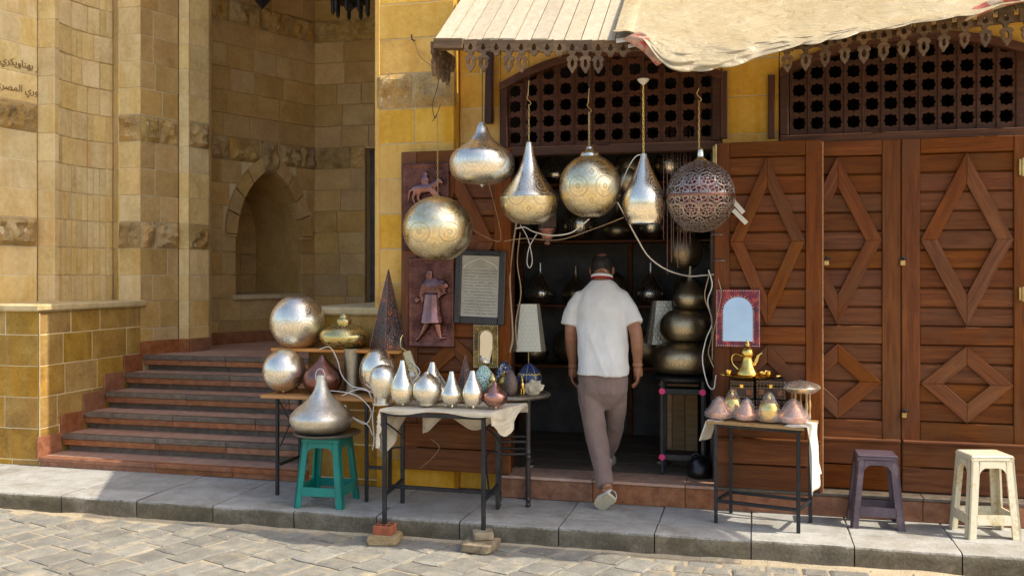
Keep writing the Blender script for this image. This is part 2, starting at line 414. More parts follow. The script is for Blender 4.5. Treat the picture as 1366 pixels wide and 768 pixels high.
M['silver_plain'] = lampmetal('smooth_silvered_brass', (.90,.84,.70), (.76,.67,.48), .20, .015, 40, 8, 9, .06)
M['goldlamp'] = lampmetal('engraved_brass', (.84,.74,.50), (.60,.47,.24), .28, .04, 110, 7, 6.0, .3, freq=22)
M['copper'] = lampmetal('dark_copper', (.34,.17,.14), (.17,.075,.06), .30, .25, 110, 9, 10, .3)
M['bronze'] = lampmetal('dull_bronze', (.52,.43,.27), (.30,.24,.14), .34, .3, 130, 10, 12, .35)
M['darkbronze'] = lampmetal('dark_bronze', (.36,.28,.18), (.18,.14,.09), .33, .3, 110, 10, 10, .3)
M['repousse'] = plain('repousse_copper', (.15,.066,.052), .26, 1, .5, .6, 140)
M['black_frame'] = plain('black_frame', (.018,.02,.024), .3, 0, .3)
M['green_plastic'] = plain('green_plastic', (.0,.20,.155), .38, 0, .12, .05, 30, dirt=(.05,.14,.11), dk=(.55,.75))
M['purple_plastic'] = plain('purple_plastic', (.085,.058,.075), .4, 0, .25, .08, 40, dirt=(.18,.13,.13), dk=(.52,.75))
M['white_plastic'] = plain('white_plastic', (.72,.65,.46), .42, 0, .08, .05, 40, dirt=(.45,.33,.13), dk=(.50,.68))
M['oilcloth'] = plain('cream_oilcloth', (.62,.54,.40), .6, 0, .18, .15, 30, dirt=(.42,.32,.18), dk=(.55,.75))
M['oilcloth2'] = plain('off_white_cloth', (.68,.63,.52), .65, 0, .12, .15, 30)
M['cable'] = plain('white_cable', (.72,.68,.60), .5, 0, .08)
M['cable_d'] = plain('tan_cable', (.36,.25,.14), .6, 0, .2)
M['plastic_cream'] = plain('cream_plastic', (.62,.52,.28), .45, 0, .12)
M['brick'] = plain('red_brick', (.42,.12,.05), .9, 0, .3, .8, 50, dirt=(.50,.30,.18), dk=(.55,.7))
M['fieldstone'] = stone('field_stone', (.28,.19,.08), (.44,.32,.16), (.56,.44,.26), bump=.9, sc=3)
M['fieldstone2'] = stone('mottled_stone', (.16,.11,.08), (.36,.27,.15), (.52,.43,.29), bump=1.0, sc=6)
M['black_bag'] = plain('black_bag', (.008,.008,.009), .35, 0, .3, .6, 12)
M['pink'] = plain('pink_sticker', (.85,.03,.18), .5, 0, .1)

def _plank_y():
    t = NT('weathered_roof_board_up'); v = t.coords((14, 1.2, 14)); v2 = t.coords((70, 3, 70)); v3 = t.coords()
    n1 = t.noise(v, 2.2, 6, .6, .6); n2 = t.noise(v2, 3, 4, .6); n3 = t.noise(v3, 5, 6, .65)
    c = t.ramp(t.math('MULTIPLY_ADD', n2, .4, t.math('MULTIPLY', n1, .6)), [(.3, (.33,.27,.175)), (.5, (.44,.375,.26)), (.7, (.52,.455,.335))])
    c = t.mix(t.ramp(n3, [(.55, (0,0,0)), (.75, (.7,.7,.7))]), c, (.42,.33,.21))
    return t.fin(vary(t, c, .88, 1.06), .85, 0, t.bump(t.math('MULTIPLY_ADD', n2, .5, n1), .35, .004))
M['plank_y'] = _plank_y()
def _tarp():
    t = NT('stained_tarpaulin'); v = t.coords(rnd=False); n = t.noise(v, 2.5, 8, .65, .4); n2 = t.noise(v, 14, 6, .7); n3 = t.noise(t.coords((8, 8, 8), False), 3, 5, .7, 1.5)
    c = t.ramp(t.math('MULTIPLY_ADD', n2, .35, t.math('MULTIPLY', n, .65)), [(.3, (.33,.245,.125)), (.5, (.43,.345,.205)), (.7, (.50,.42,.275))])
    cr = t.ramp(n3, [(.497, (0,0,0)), (.5, (1,1,1)), (.503, (0,0,0))])
    msk = t.ramp(t.noise(v, 4, 3), [(.55, (0,0,0)), (.62, (1,1,1))])
    c = t.mix(t.math('MULTIPLY', cr, msk), c, (.16,.11,.06))
    wr = t.noise(t.coords((1, 1, 3.5), False, rot=(0,.4,0)), 7, 5, .6, 1.2); return t.fin(c, .38, 0, t.bump(wr, .6, .03, t.bump(t.math('MULTIPLY_ADD', n2, .5, n), .5, .02)))
M['tarp'] = _tarp()
def _tarpred():
    t = NT('red_striped_tarpaulin'); v = t.coords((1,1,1), False, rot=(0, .6, 0)); sx = t.n('ShaderNodeSeparateXYZ'); t.l(v, sx.inputs[0])
    s_ = t.math('GREATER_THAN', t.math('SINE', t.math('MULTIPLY', sx.outputs[0], 48)), .1); n = t.noise(v, 14, 5, .6)
    c = t.mix(s_, t.ramp(n, [(.3, (.40,.06,.03)), (.7, (.48,.16,.10))]), t.ramp(n, [(.3, (.42,.30,.19)), (.7, (.56,.45,.32))]))
    return t.fin(c, .5, 0, t.bump(n, .3, .01))
M['tarp_red'] = _tarpred()
M['tarp_pink'] = plain('faded_red_tarpaulin', (.46,.27,.17), .55, 0, .2, .4, 30, dirt=(.46,.05,.025), ds=9, dk=(.53,.58))
M['brass_dull'] = lampmetal('dull_brass', (.70,.58,.26), (.50,.40,.16), .24, .1, 60, 8, 8, .1)
M['tarnish'] = lampmetal('tarnished_tin', (.48,.43,.34), (.28,.235,.17), .38, .25, 90, 10, 20, .25)
M['copper_bright'] = lampmetal('polished_copper', (.50,.28,.24), (.32,.15,.12), .20, .08, 60, 8, 9, .1)
M['repousse_hi'] = plain('raised_copper', (.26,.13,.115), .2, 1, .4, .2, 120)
M['filigree'] = plain('filigree_metal', (.36,.29,.25), .35, 1, .3)
def _liner():
    t = NT('rose_liner'); v = t.coords(rnd=False); n = t.noise(v, 9, 4, .6)
    return t.fin(t.ramp(n, [(.35, (.10,.02,.03)), (.55, (.5,.07,.08)), (.7, (.55,.4,.5))]), .25)
M['redglass'] = _liner()
def mosaic(name, a, b, c, grout, sc=95):
    t = NT(name); v = t.coords(rnd=False); x = t.n('ShaderNodeTexVoronoi'); t.l(v, x.inputs['Vector']); x.inputs['Scale'].default_value = sc
    e = t.voro(v, sc, 'DISTANCE_TO_EDGE'); sx = t.n('ShaderNodeSeparateColor'); t.l(x.outputs['Color'], sx.inputs[0])
    col = t.ramp(sx.outputs[0], [(0.0, a), (.35, b), (.7, c), (1, a)]); g = t.ramp(e, [(.09, (1,1,1)), (.15, (0,0,0))])
    return t.fin(t.mix(g, col, grout), .18, 0, t.bump(e, .3, .004))
M['mosaic_green'] = mosaic('green_mosaic', (.01,.28,.14), (.02,.42,.22), (.05,.34,.30), (.80,.80,.70), 75)
M['mosaic_blue'] = mosaic('blue_white_mosaic', (.02,.02,.06), (.75,.75,.72), (.03,.04,.12), (.03,.03,.04), 90)
def _eggblue():
    t = NT('blue_gilt_egg'); v = t.coords(rnd=False); sx = t.n('ShaderNodeSeparateXYZ'); t.l(v, sx.inputs[0])
    ang = t.math('ARCTAN2', sx.outputs[1], sx.outputs[0]); z = sx.outputs[2]
    w1 = t.math('ABSOLUTE', t.math('SINE', t.math('MULTIPLY', ang, 4)))
    sc = t.math('SUBTRACT', z, t.math('MULTIPLY_ADD', t.math('ABSOLUTE', t.math('SINE', t.math('MULTIPLY', ang, 10))), .008, .115))
    l1 = t.math('LESS_THAN', t.math('ABSOLUTE', sc), .003); l2 = t.math('LESS_THAN', w1, .07)
    n = t.noise(v, 14, 4); base = t.ramp(n, [(.4, (.014,.015,.03)), (.55, (.01,.03,.11)), (.68, (.02,.02,.035))])
    return t.fin(t.mix(t.math('MAXIMUM', l1, l2), base, (.40,.31,.07)), .25)
M['egg_blue'] = _eggblue()
def pierced(name, base, glow, sc, thr=.16, metal=.9):
    t = NT(name); v = t.coords(rnd=False); e = t.voro(v, sc, 'F1'); n = t.noise(v, 10, 4)
    h = t.ramp(e, [(thr, (1,1,1)), (thr+.06, (0,0,0))])
    g = t.ramp(n, [(.45, (.02,.016,.015)), (.62, glow)])
    return t.fin(t.mix(h, base, g), .4, metal, t.bump(e, .5, .006))
M['pierced'] = pierced('pierced_dark_metal', (.11,.085,.08), (.62,.16,.04), 58, .30, .6)
M['pierced_small'] = pierced('pierced_brown', (.16,.11,.09), (.5,.45,.42), 130, .3, .5)
M['paper'] = plain('crumpled_paper', (.55,.47,.33), .7, 0, .25, .5, 30)
def _hexshade():
    t = NT('pierced_silver_shade'); v = t.coords(rnd=False); sx = t.n('ShaderNodeSeparateXYZ'); t.l(v, sx.inputs[0])
    u = t.math('MULTIPLY', t.math('ADD', sx.outputs[0], t.math('MULTIPLY', sx.outputs[1], .6)), 30); w_ = t.math('MULTIPLY', sx.outputs[2], 35)
    row = t.math('FLOOR', w_); u2 = t.math('ADD', u, t.math('MULTIPLY', t.math('MODULO', row, 2.0), .5))
    fu = t.math('SUBTRACT', t.math('FRACT', u2), .5); fv = t.math('SUBTRACT', t.math('FRACT', w_), .5)
    d = t.math('SQRT', t.math('ADD', t.math('MULTIPLY', fu, fu), t.math('MULTIPLY', fv, fv)))
    hole = t.ramp(d, [(.10, (1,1,1)), (.16, (0,0,0)), (.34, (0,0,0)), (.39, (1,1,1)), (.47, (.3,.3,.3))])
    return t.fin(t.mix(hole, (.78,.71,.54), (.13,.09,.045)), .36, .55, t.bump(d, .3, .006))
M['hexshade'] = _hexshade()
M['scriptplate'] = plain('grey_script_panel', (.36,.34,.28), .45, .3, .15, .2, 90)
M['scriptdark'] = plain('grey_script_ink', (.17,.16,.14), .5, .2, .2)
M['gilt'] = plain('gilt_studded_wood', (.16,.095,.02), .4, .6, .5, .8, 110, dirt=(.42,.28,.06), dk=(.5,.6))
def _redframe():
    t = NT('red_lacquer_frame'); v = t.coords(rnd=False); n = t.noise(v, 24, 5, .6); n2 = t.voro(v, 40)
    return t.fin(t.ramp(n, [(.35, (.05,.004,.008)), (.52, (.20,.006,.010)), (.66, (.42,.07,.02))]), .3, 0, t.bump(n2, .2, .004))
M['redframe'] = _redframe()
M['mirror'] = plain('mirror_glass', (.56,.55,.50), .05, 1, .06)
M['pinkcopper'] = plain('pale_copper', (.86,.47,.30), .28, .8, .15, .1, 40)
M['palebrass'] = plain('pale_brass', (.84,.68,.40), .28, .9, .15, .2, 40)
M['leather'] = plain('dark_brown_leather', (.05,.022,.014), .5, 0, .4, .5, 70)
M['inlay'] = plain('orange_inlay', (.38,.12,.03), .45, .2, .4, .5, 160, dirt=(.10,.05,.02), dk=(.45,.55))
def _film():
    t = NT('plastic_film'); v = t.coords(); n = t.noise(v, 30, 5, .6, 1.0); n2 = t.noise(v, 12, 4)
    p = t.p; p.inputs['Base Color'].default_value = (.93,.93,.93,1); p.inputs['Roughness'].default_value = .14
    t.l(t.bump(n, .5, .01), p.inputs['Normal'])
    tr = t.n('ShaderNodeBsdfTransparent'); mx = t.n('ShaderNodeMixShader'); t.l(t.ramp(n2, [(.35, (.06,.06,.06)), (.75, (.28,.28,.28))]), mx.inputs[0])
    t.l(tr.outputs[0], mx.inputs[1]); t.l(p.outputs[0], mx.inputs[2]); t.l(mx.outputs[0], t.out.inputs[0]); return t.m
M['film'] = _film()
def _skin():
    t = NT('tanned_skin'); v = t.coords(rnd=False); n = t.noise(v, 18, 5, .6); n2 = t.noise(v, 160, 3)
    m = t.fin(t.ramp(n, [(.3, (.25,.105,.05)), (.7, (.36,.165,.085))]), .5, 0, t.bump(n2, .12, .003))
    t.p.inputs['Subsurface Weight'].default_value = .08; t.p.inputs['Subsurface Radius'].default_value = (.02,.008,.004); return m
M['skin'] = _skin()
M['hair'] = plain('dark_hair', (.020,.014,.010), .55, 0, .4, .9, 260)
def cloth_mat(name, a, b, rough=.85, weave=420, stripe=False):
    t = NT(name); v = t.coords(rnd=False); n = t.noise(v, 6, 5, .6); wr = t.noise(t.coords((6,6,2.2), False, rot=(.2,.35,0)), 3, 4, .55, .8); wv = t.noise(t.coords((1,1,.15), False), weave, 2)
    c = t.ramp(n, [(.3, a), (.7, b)])
    if stripe:
        sx = t.n('ShaderNodeSeparateXYZ'); t.l(v, sx.inputs[0]); s_ = t.math('SINE', t.math('MULTIPLY', sx.outputs[0], 620)); c = t.mix(t.math('MULTIPLY', t.math('GREATER_THAN', s_, .4), .12), c, (.5,.5,.52))
    m = t.fin(c, rough, 0, t.bump(wr, .45, .02, t.bump(wv, .25, .003))); t.p.inputs['Sheen Weight'].default_value = .15; return m
M['shirt'] = cloth_mat('white_shirt_cotton', (.66,.63,.57), (.76,.74,.69), stripe=True)
M['trousers'] = cloth_mat('brown_trouser_cloth', (.185,.122,.098), (.26,.178,.145))
M['crimson'] = plain('crimson_trim', (.35,.01,.03), .7)
M['sole'] = plain('cream_shoe_sole', (.62,.54,.36), .7, 0, .2, .4, 60, dirt=(.40,.30,.16), dk=(.5,.7))
M['shoe'] = plain('cream_shoe_upper', (.66,.60,.50), .7, 0, .12)

# ============================================================ GROUND
ZS = -.12                                     # street level; pavement top is z = 0
def kerbY(X): return -.62 + .0152 * X
st = struct(put(MB().grid(lambda u, v: ((u-.5)*90, -45 + v*(45 - .60), ZS - .008), 60, 40), 'street', M['dirt']))
tag(st, 'sunlit street of worn grey stone setts with sandy joints')
# setts: slanting rows on the left, small rows parallel to the kerb on the right
def sett(poly, top):
    put(MB().prism(poly, ZS - .05, top, 'z', .012, .005), 'sett', M['sett'], st)
ang = rad(20); ux = Vector((math.sin(ang), math.cos(ang))); vx = Vector((math.cos(ang), -math.sin(ang)))
for r in range(-42, 16):
    a0 = r * .2
    s = -4.6 + R.uniform(0, .3)
    while s < 3.4:
        L = R.uniform(.15, .27); g = .0055
        quad = []
        for (aa, ss) in ((a0+g, s+g), (a0+.10, s+g-.006*R.random()), (a0+.20-g, s+g), (a0+.20-g+R.uniform(-.006,.006), s+L/2), (a0+.20-g, s+L-g), (a0+.10, s+L-g), (a0+g, s+L-g), (a0+g+R.uniform(-.006,.006), s+L/2)):
            p = vx*aa + ux*ss + Vector((R.uniform(-.006,.006), R.uniform(-.006,.006))); quad.append((p.x, p.y))
        s += L
        cx = sum(q[0] for q in quad)/8; cy = sum(q[1] for q in quad)/8
        if not (-6.9 < cx < 2.6): continue
        if cy > kerbY(cx) - .03 or 366 + (1.62)*F/((cy-CY)*CS - cx*SN) > 835: continue
        quad = [(a, min(b, kerbY(a) - .012)) for a, b in quad]
        if cx > -.62 and cy > kerbY(cx) - .37: continue
        sett(quad[::-1] if False else quad, ZS + R.uniform(-.004, .005))
for row in range(3):
    y1 = -.035 - row*.115; x = -.72 + row*.06
    while x < 2.6:
        L = R.uniform(.14, .24); g = .009
        pts = [(x+g, y1-.115+g), (x+L/2, y1-.115+g), (x+L-g, y1-.115+g), (x+L-g, y1-g), (x+L/2, y1-g+.004), (x+g, y1-g)]
        pts = [(a + R.uniform(-.005,.005), kerbY(a) + b - .01 + R.uniform(-.005,.005)) for a, b in pts]
        if R.random() > .06 and not (x > .5 and row == 0): sett(pts, ZS + R.uniform(-.006, .006))
        x += L
# a bank of sand washed against the kerb
def sandbank(u, v):
    X = -7 + u*10; w_ = .03 + .05*noise.noise((X*1.7, 2, 0)) + (.07 if X > .45 else 0)
    return (X, kerbY(X) + .004 - v*max(.02, w_), ZS - .013 + .022*(1-v)**1.5*(1 + .8*noise.noise((X*4, v*2, 3))))
o = put(MB().grid(sandbank, 160, 6), 'sand_drift', M['dirt'], None, 180); tag(o, 'thin bank of pale sand washed against the kerb foot', 'sand', kind='stuff')

sw = struct(put(MB().box(-8, 4.5, -.5, .6, ZS - .05, -.02), 'sidewalk', M['dirt']))
tag(sw, 'narrow raised pavement of grey granite slabs with kerb edge')
jx = [-8.0, -7.1, -6.25, -5.4] + [G(p, 655.6 + .0642*p, 0).x for p in (82, 182, 284, 392, 502, 613, 745, 873, 1002, 1140, 1284)] + [1.75, 2.5, 3.4, 4.5]
for i in range(len(jx)-1):
    a, b = jx[i] + .0035, jx[i+1] - .0035; dz = R.uniform(-.003, .003)
    sk = R.uniform(-.03, .03)
    def slab(u, v, a=a, b=b, dz=dz):
        X = a + (b-a)*u; yk = kerbY(X); prof = [(.24, 0), (.05, 0), (.018, 0), (.005, -.004), (-.001, -.014), (0, -.05), (.002, -.10), (.004, ZS-.06)]
        k = min(int(v*7 + 1e-6), 7); d, z = prof[k]
        nz = noise.noise((X*9, yk*9 + d*20, z*30)) ; e = .004*nz if k >= 3 else .0015*nz
        ee = .006*noise.noise((X*5, 7, 0)) if 2 <= k <= 4 else 0
        return (X, yk + d + e + max(ee, 0), z + dz + (.0012*nz if k < 3 else 0) - abs(ee)*.6)
    m = MB().grid(slab, 14, 7)
    # end faces so the joints are real
    n0 = len(m.v)
    for X in (a, b):
        yk = kerbY(X); q = len(m.v)
        m.add([(X, yk+.24, dz), (X, yk+.01, dz-.002), (X, yk+.003, dz-.012), (X, yk+.006, ZS-.06), (X, yk+.24, ZS-.06)], [(0,1,2,3,4)])
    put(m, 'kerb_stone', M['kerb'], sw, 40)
    put(MB().cbox(a, b, kerbY((a+b)/2) + .243, .5, -.1, dz, .004), 'paving_slab', M['granite'], sw)

# crumbs of stone and litter on street and pavement
rr = random.Random(5); m = MB()
for k in range(420):
    onp = k % 3 == 0
    X = rr.uniform(-5.2, 1.6); Y = rr.uniform(kerbY(X)+.03, -.02) if onp else kerbY(X) - .02 - abs(rr.gauss(0, .35)); z = .001 if onp else ZS
    r = rr.uniform(.0025, .007) * (.7 if onp else 1)
    m.ell((X, Y, z + r*.3), (r*rr.uniform(.8, 1.6), r, r*.6), 5, 3, Matrix.Rotation(rr.uniform(0, 3), 3, 'Z'))
o = put(m, 'stone_crumbs', M['dirt']); tag(o, 'scattered crumbs of stone and grit on street and pavement', 'grit', kind='stuff')

# ============================================================ STONE WALL BUILDER
CH = .245
def courses(z0, z1, bands=(0, 4), phase=1.739):
    out = []; k = math.floor((z0 - phase)/CH + 1e-6)
    while phase + k*CH < z1 - 1e-6:
        a, b = max(z0, phase + k*CH), min(z1, phase + (k+1)*CH)
        if b - a > .03: out.append((a, b, k in bands))
        k += 1
    return out
def frame(A, B):
    A = Vector((A[0], A[1], 0)); B = Vector((B[0], B[1], 0)); d = (B-A).normalized(); inw = Vector((-d.y, d.x, 0))
    Mx = Matrix((d, inw, Vector((0,0,1)))).transposed().to_4x4(); Mx.translation = A
    return Mx, (B-A).length
def block(parent, Mx, s0, s1, za, zb, mat, rough=False, j=.0022, dep=.06, name='stone_block', proud=None):
    pr = R.uniform(-.0018, .0018) if proud is None else proud
    if not rough:
        return put(MB().cbox(s0+j, s1-j, pr, dep, za+j, zb-j, .0045, Mx), name, mat, parent)
    sd_ = R.uniform(0, 50); L = s1-s0; H = zb-za
    def fr(u, v):
        e = min(u, 1-u, v, 1-v); t = min(1, e*5.5)
        h = .034*t + .055*t*noise.fractal((u*L*9+sd_, v*H*9, sd_), .9, 2.0, 5)
        q = j*1.6
        return Mx @ Vector((s0+q+(L-2*q)*u, -h - .001, za+q+(H-2*q)*v))
    m = MB().grid(fr, max(7, int(L*48)), 12)
    m.cbox(s0+j, s1-j, .004, dep, za+j, zb-j, .003, Mx)
    return put(m, name, M['rough'], parent, 35)
def stone_wall(parent, A, B, z0, z1, mat, lens=(.3, .5), bands=(0, 4), skip=None, core=True, cs=None, phase=1.739, cthick=.03):
    Mx, L = frame(A, B)
    if core: put(MB().cbox(.004, L-.004, .0032, cthick, z0+.003, z1, .002, Mx), 'wall_core', M['mortar'], parent)
    for (za, zb, rg) in (cs or courses(z0, z1, bands, phase)):
        s = 0.0; first = True
        while s < L - 1e-4:
            b = R.uniform(*lens) * (R.uniform(.45, .9) if first else 1); first = False
            if L - (s+b) < lens[0]*.45: b = L - s
            if not (skip and skip(s, s+b, za, zb)):
                block(parent, Mx, s, s+b, za, zb, mat, rg)
            s += b
def XY(px, Y): p = W(px, 0, Y); return (p.x, p.y)

# ============================================================ GATEWAY BUILDING (left)
gate = thing('gateway_building', 'old golden sandstone gateway with rough stone bands and a deep shaded porch', 'building', (-5.2, 1.5, 0))
ZB, ZT = 1.20, 5.3
p0, p50 = XY(-70, -.05), XY(50, .74)
stone_wall(gate, p0, p50, ZB, ZT, M['sand'], (.34, .5))
stone_wall(gate, p50, XY(73, .75), ZB, ZT, M['sand'], (1, 1), bands=())
# concave panel of narrow staves
na, nb = Vector(XY(74, .80)), Vector(XY(151, 1.47)); nn = 11
arc = []
for i in range(nn+1):
    t = i/nn; q = na.lerp(nb, t); d = (nb-na).normalized(); inw = Vector((-d.y, d.x)); q = q + inw * (.07*(1-(2*t-1)**2)); arc.append((q.x, q.y))
for i in range(nn):
    Mx, L = frame(arc[i], arc[i+1])
    put(MB().cbox(0, L, .009, .1, ZB, ZT, .001, Mx), 'wall_core', M['mortar'], gate)
for (za, zb, rg) in courses(ZB, ZT, ()):
    i = 0
    while i < nn:
        n = 1 if za < 2.3 or R.random() < .25 else R.choice((2, 3))
        n = min(n, nn-i)
        Mx, L = frame(arc[i], arc[i+n]); block(gate, Mx, 0, L, za, zb, M['sand'], False, .003)
        i += n
stone_wall(gate, arc[-1], XY(158, 1.35), ZB, ZT, M['sand'], (1, 1), bands=())
stone_wall(gate, XY(158, 1.36), XY(187, 1.36), ZB, ZT, M['sand'], (.25, .4))
gA, gB = XY(187, 1.365), XY(238, 1.78)
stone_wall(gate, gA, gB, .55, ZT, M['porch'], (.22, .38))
stone_wall(gate, gB, XY(252, 1.79), .55, ZT, M['sand'], (1, 1), bands=())
gC, gD = XY(252, 1.80), XY(279, 2.06)
stone_wall(gate, gC, gD, .55, ZT, M['sand'], (.5, .6))
put(MB().cbox(gD[0]-.6, gD[0]-.004, gD[1]+.006, gD[1]+.05, .55, ZT, .004), 'wall_return', M['porch'], gate)
# porch side wall with the pointed niche
pA, pB = XY(262, 2.46), XY(420, 3.9)
Mp, Lp = frame(pA, pB)
def s_at(px):
    # distance along the porch wall seen at this pixel column
    xp = (px-683)/F; k = (CS*xp - SN)/(CS + SN*xp)
    d = Vector((pB[0]-pA[0], pB[1]-pA[1])).normalized()
    return (k*(pA[1]-CY) - pA[0]) / (d.x - k*d.y)
ns0, ns1 = s_at(315), s_at(402); nc = (ns0+ns1)/2; nh = (ns1-ns0)/2
zsp, zap, zsill = 1.93, 2.68, 1.28        # springing, apex, sill
def arch_pt(t, h, ap):
    # two arcs struck from centres beyond the middle: left springing (t=0) over the point to the right (t=1)
    H = ap - zsp; e = max(0, (H*H - h*h)/(2*h)); r = h + e; am = math.acos(e/r)
    a = (t*2 if t <= .5 else (1-t)*2)*am; sg = -1 if t <= .5 else 1
    return (nc + sg*(r*math.cos(a) - e), zsp + r*math.sin(a))
def in_niche(s0, s1, za, zb):
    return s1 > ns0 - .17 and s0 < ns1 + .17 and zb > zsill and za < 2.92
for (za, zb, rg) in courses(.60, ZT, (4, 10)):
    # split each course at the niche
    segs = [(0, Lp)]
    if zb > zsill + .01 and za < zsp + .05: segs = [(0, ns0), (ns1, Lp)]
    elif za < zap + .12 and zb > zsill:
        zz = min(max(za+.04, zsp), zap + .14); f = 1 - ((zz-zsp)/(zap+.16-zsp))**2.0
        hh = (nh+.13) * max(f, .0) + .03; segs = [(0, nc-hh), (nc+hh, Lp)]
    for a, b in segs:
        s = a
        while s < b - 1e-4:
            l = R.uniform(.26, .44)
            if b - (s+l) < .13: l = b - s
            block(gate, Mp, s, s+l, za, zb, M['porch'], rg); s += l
# core behind, with the niche left open
m = MB()
for (a, b, c, d) in ((0, ns0-.03, .6, ZT), (ns1+.03, Lp, .6, ZT), (ns0-.03, ns1+.03, .6, zsill-.02), (ns0-.03, ns1+.03, 2.80, ZT)):
    m.cbox(a, b, .010, .10, c, d, .002, Mp)
put(m, 'wall_core', M['mortar'], gate)
# wall between arch rings and core: voussoirs, each its own stone
NV = 9
for i in range(NV):
    t0, t1 = i/NV + .004, (i+1)/NV - .004
    poly = []
    K = 5
    inner = [arch_pt(t0 + (t1-t0)*k/K, nh, zap) for k in range(K+1)]
    outer = [arch_pt(t0 + (t1-t0)*k/K, nh+.14, zap+.17) for k in range(K+1)]
    if i == 4: continue
    pl = inner + outer[::-1]
    mm = MB().prism(pl, .12, -.03, 'y'); mm.v = [Mp @ p for p in mm.v]
    put(mm, 'arch_stone', M['porch'], gate, 0, True)
block(gate, Mp, nc-.115, nc+.115, zap-.06, zap+.30, M['rough'], True)
for s_ in (ns0-.14, ns1): put(MB().cbox(s_, s_+.14, -.014, .1, zsp-.03, zsp, .003, Mp), 'arch_stone', M['porch'], gate)
mm = MB()
for i in range(24):
    (sa, za), (sb, zb) = arch_pt(i/24, nh+.02, zap+.02), arch_pt((i+1)/24, nh+.02, zap+.02)
    mm.prism([(sa, za), (sb, zb), (sb, 2.95), (sa, 2.95)], .09, .012, 'y')
for (a, b) in ((ns0-.06, ns0-.02), (ns1+.02, ns1+.06)): mm.prism([(a, zsp-.05), (b, zsp-.05), (b, 2.95), (a, 2.95)], .09, .012, 'y')
mm.v = [Mp @ p for p in mm.v]; put(mm, 'arch_backing', M['mortar'], gate, 0, True)
# niche interior: back, cheeks, sill
nd = .85
m = MB().grid(lambda u, v: Mp @ Vector((ns0 - .05 + (ns1-ns0+.1)*u, nd + .0*v, .9 + v*2.0)), 1, 1)
put(m, 'niche_core', M['mortar'], gate)
for (za, zb, rg) in courses(zsill, 2.9, ()):
    s = ns0 - .02
    while s < ns1 - .01:
        l = R.uniform(.25, .42); e = min(s+l, ns1+.02)
        Mq = Mp @ Matrix.Translation((0, nd-.012, 0)); block(gate, Mq, s, e, za, zb, M['porch'], False, .003, .04); s = e
m = MB()
m.grid(lambda u, v: Mp @ Vector((ns0, .05 + u*nd, zsill + v*(zsp-zsill))), 3, 3)
m.grid(lambda u, v: Mp @ Vector((ns1, .05 + u*nd, zsill + v*(zsp-zsill))), 3, 3)
m.grid(lambda u, v: Mp @ Vector((arch_pt(v, nh, zap)[0], .05 + u*nd, arch_pt(v, nh, zap)[1])), 1, 40)
put(m, 'niche_lining', M['porch'], gate)
put(MB().cbox(ns0-.05, ns1+.05, -.03, nd, zsill-.05, zsill, .006, Mp), 'sill', M['cap'], gate)
# back wall of the porch with a dark doorway
bA, bB = (XY(420, 3.9)[0]-.03, 3.9), (-2.4, 3.9)
dr0, dr1 = XY(487, 3.9)[0] - bA[0], XY(487, 3.9)[0] - bA[0] + 1.0
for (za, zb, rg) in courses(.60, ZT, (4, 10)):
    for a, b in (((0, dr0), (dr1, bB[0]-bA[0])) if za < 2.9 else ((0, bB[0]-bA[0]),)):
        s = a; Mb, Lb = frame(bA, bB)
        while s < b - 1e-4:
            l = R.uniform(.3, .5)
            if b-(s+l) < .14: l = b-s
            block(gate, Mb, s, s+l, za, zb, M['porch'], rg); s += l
m = MB(); Mb, Lb = frame(bA, bB)
m.cbox(0, dr0-.004, .012, .2, .6, ZT, .002, Mb); m.cbox(dr1+.004, Lb, .012, .2, .6, ZT, .002, Mb); m.cbox(dr0-.004, dr1+.004, .012, .2, 2.95, ZT, .002, Mb)
put(m, 'wall_core', M['mortar'], gate)
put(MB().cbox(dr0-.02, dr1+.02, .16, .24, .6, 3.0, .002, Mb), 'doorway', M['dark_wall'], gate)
# ceiling and flank so that the porch is a closed, shaded room
put(MB().cbox(-8.5, -2.30, 1.4, 4.3, ZT+.004, ZT+.25, .004), 'ceiling', M['porch'], gate)
put(MB().cbox(-9.5, -5.9, 1.9, 4.4, .0, ZT, .004), 'wall_mass', M['porch'], gate)
# carved inscription (two lines of Arabic letters cut in the splayed wall)
def arabic(codes, name, cpx, cpy, h):
    cu = bpy.data.curves.new('t', 'FONT'); cu.body = ''.join(chr(c) for c in codes[::-1]); cu.size = h; cu.extrude = .004; cu.align_x = 'CENTER'
    o = bpy.data.objects.new('t', cu); COL.objects.link(o)
    dg = bpy.context.evaluated_depsgraph_get(); dg.update()
    me = bpy.data.meshes.new_from_object(o.evaluated_get(dg)); bpy.data.objects.remove(o)
    me.name = name
    Mw, _ = frame(p0, p50); xp = (cpx-683)/F; k = (CS*xp - SN)/(CS + SN*xp)
    d = Vector((p50[0]-p0[0], p50[1]-p0[1])).normalized(); s = (k*(p0[1]-CY) - p0[0])/(d.x - k*d.y)
    Zc = ((p0[1] + d.y*s) - CY)/(CS + SN*xp); z = CZ - (cpy-H0)*Zc/F
    T = Mw @ Matrix.Translation((s, -.0045, z)) @ Matrix.Rotation(rad(90), 4, 'X')
    off = OFF[gate.name]
    for v in me.vertices: v.co = T @ v.co - off
    o = put(None, name, M['carving'], gate, 0, me=me)
    o['label'] = 'line of carved Arabic letters'; return o
M['carving'] = plain('carved_letter', (.27,.175,.07), .9, 0, .3, .5, 80)
arabic([0xFEA9, 0xFE8D, 0xFEAD, 0x20, 0xFE91, 0xFEEC, 0xFEE8, 0xFE8E, 0xFEED, 0xFEF3, 0xFEDC, 0xFEAE, 0xFEF1], 'inscription', 30, 90, .082)
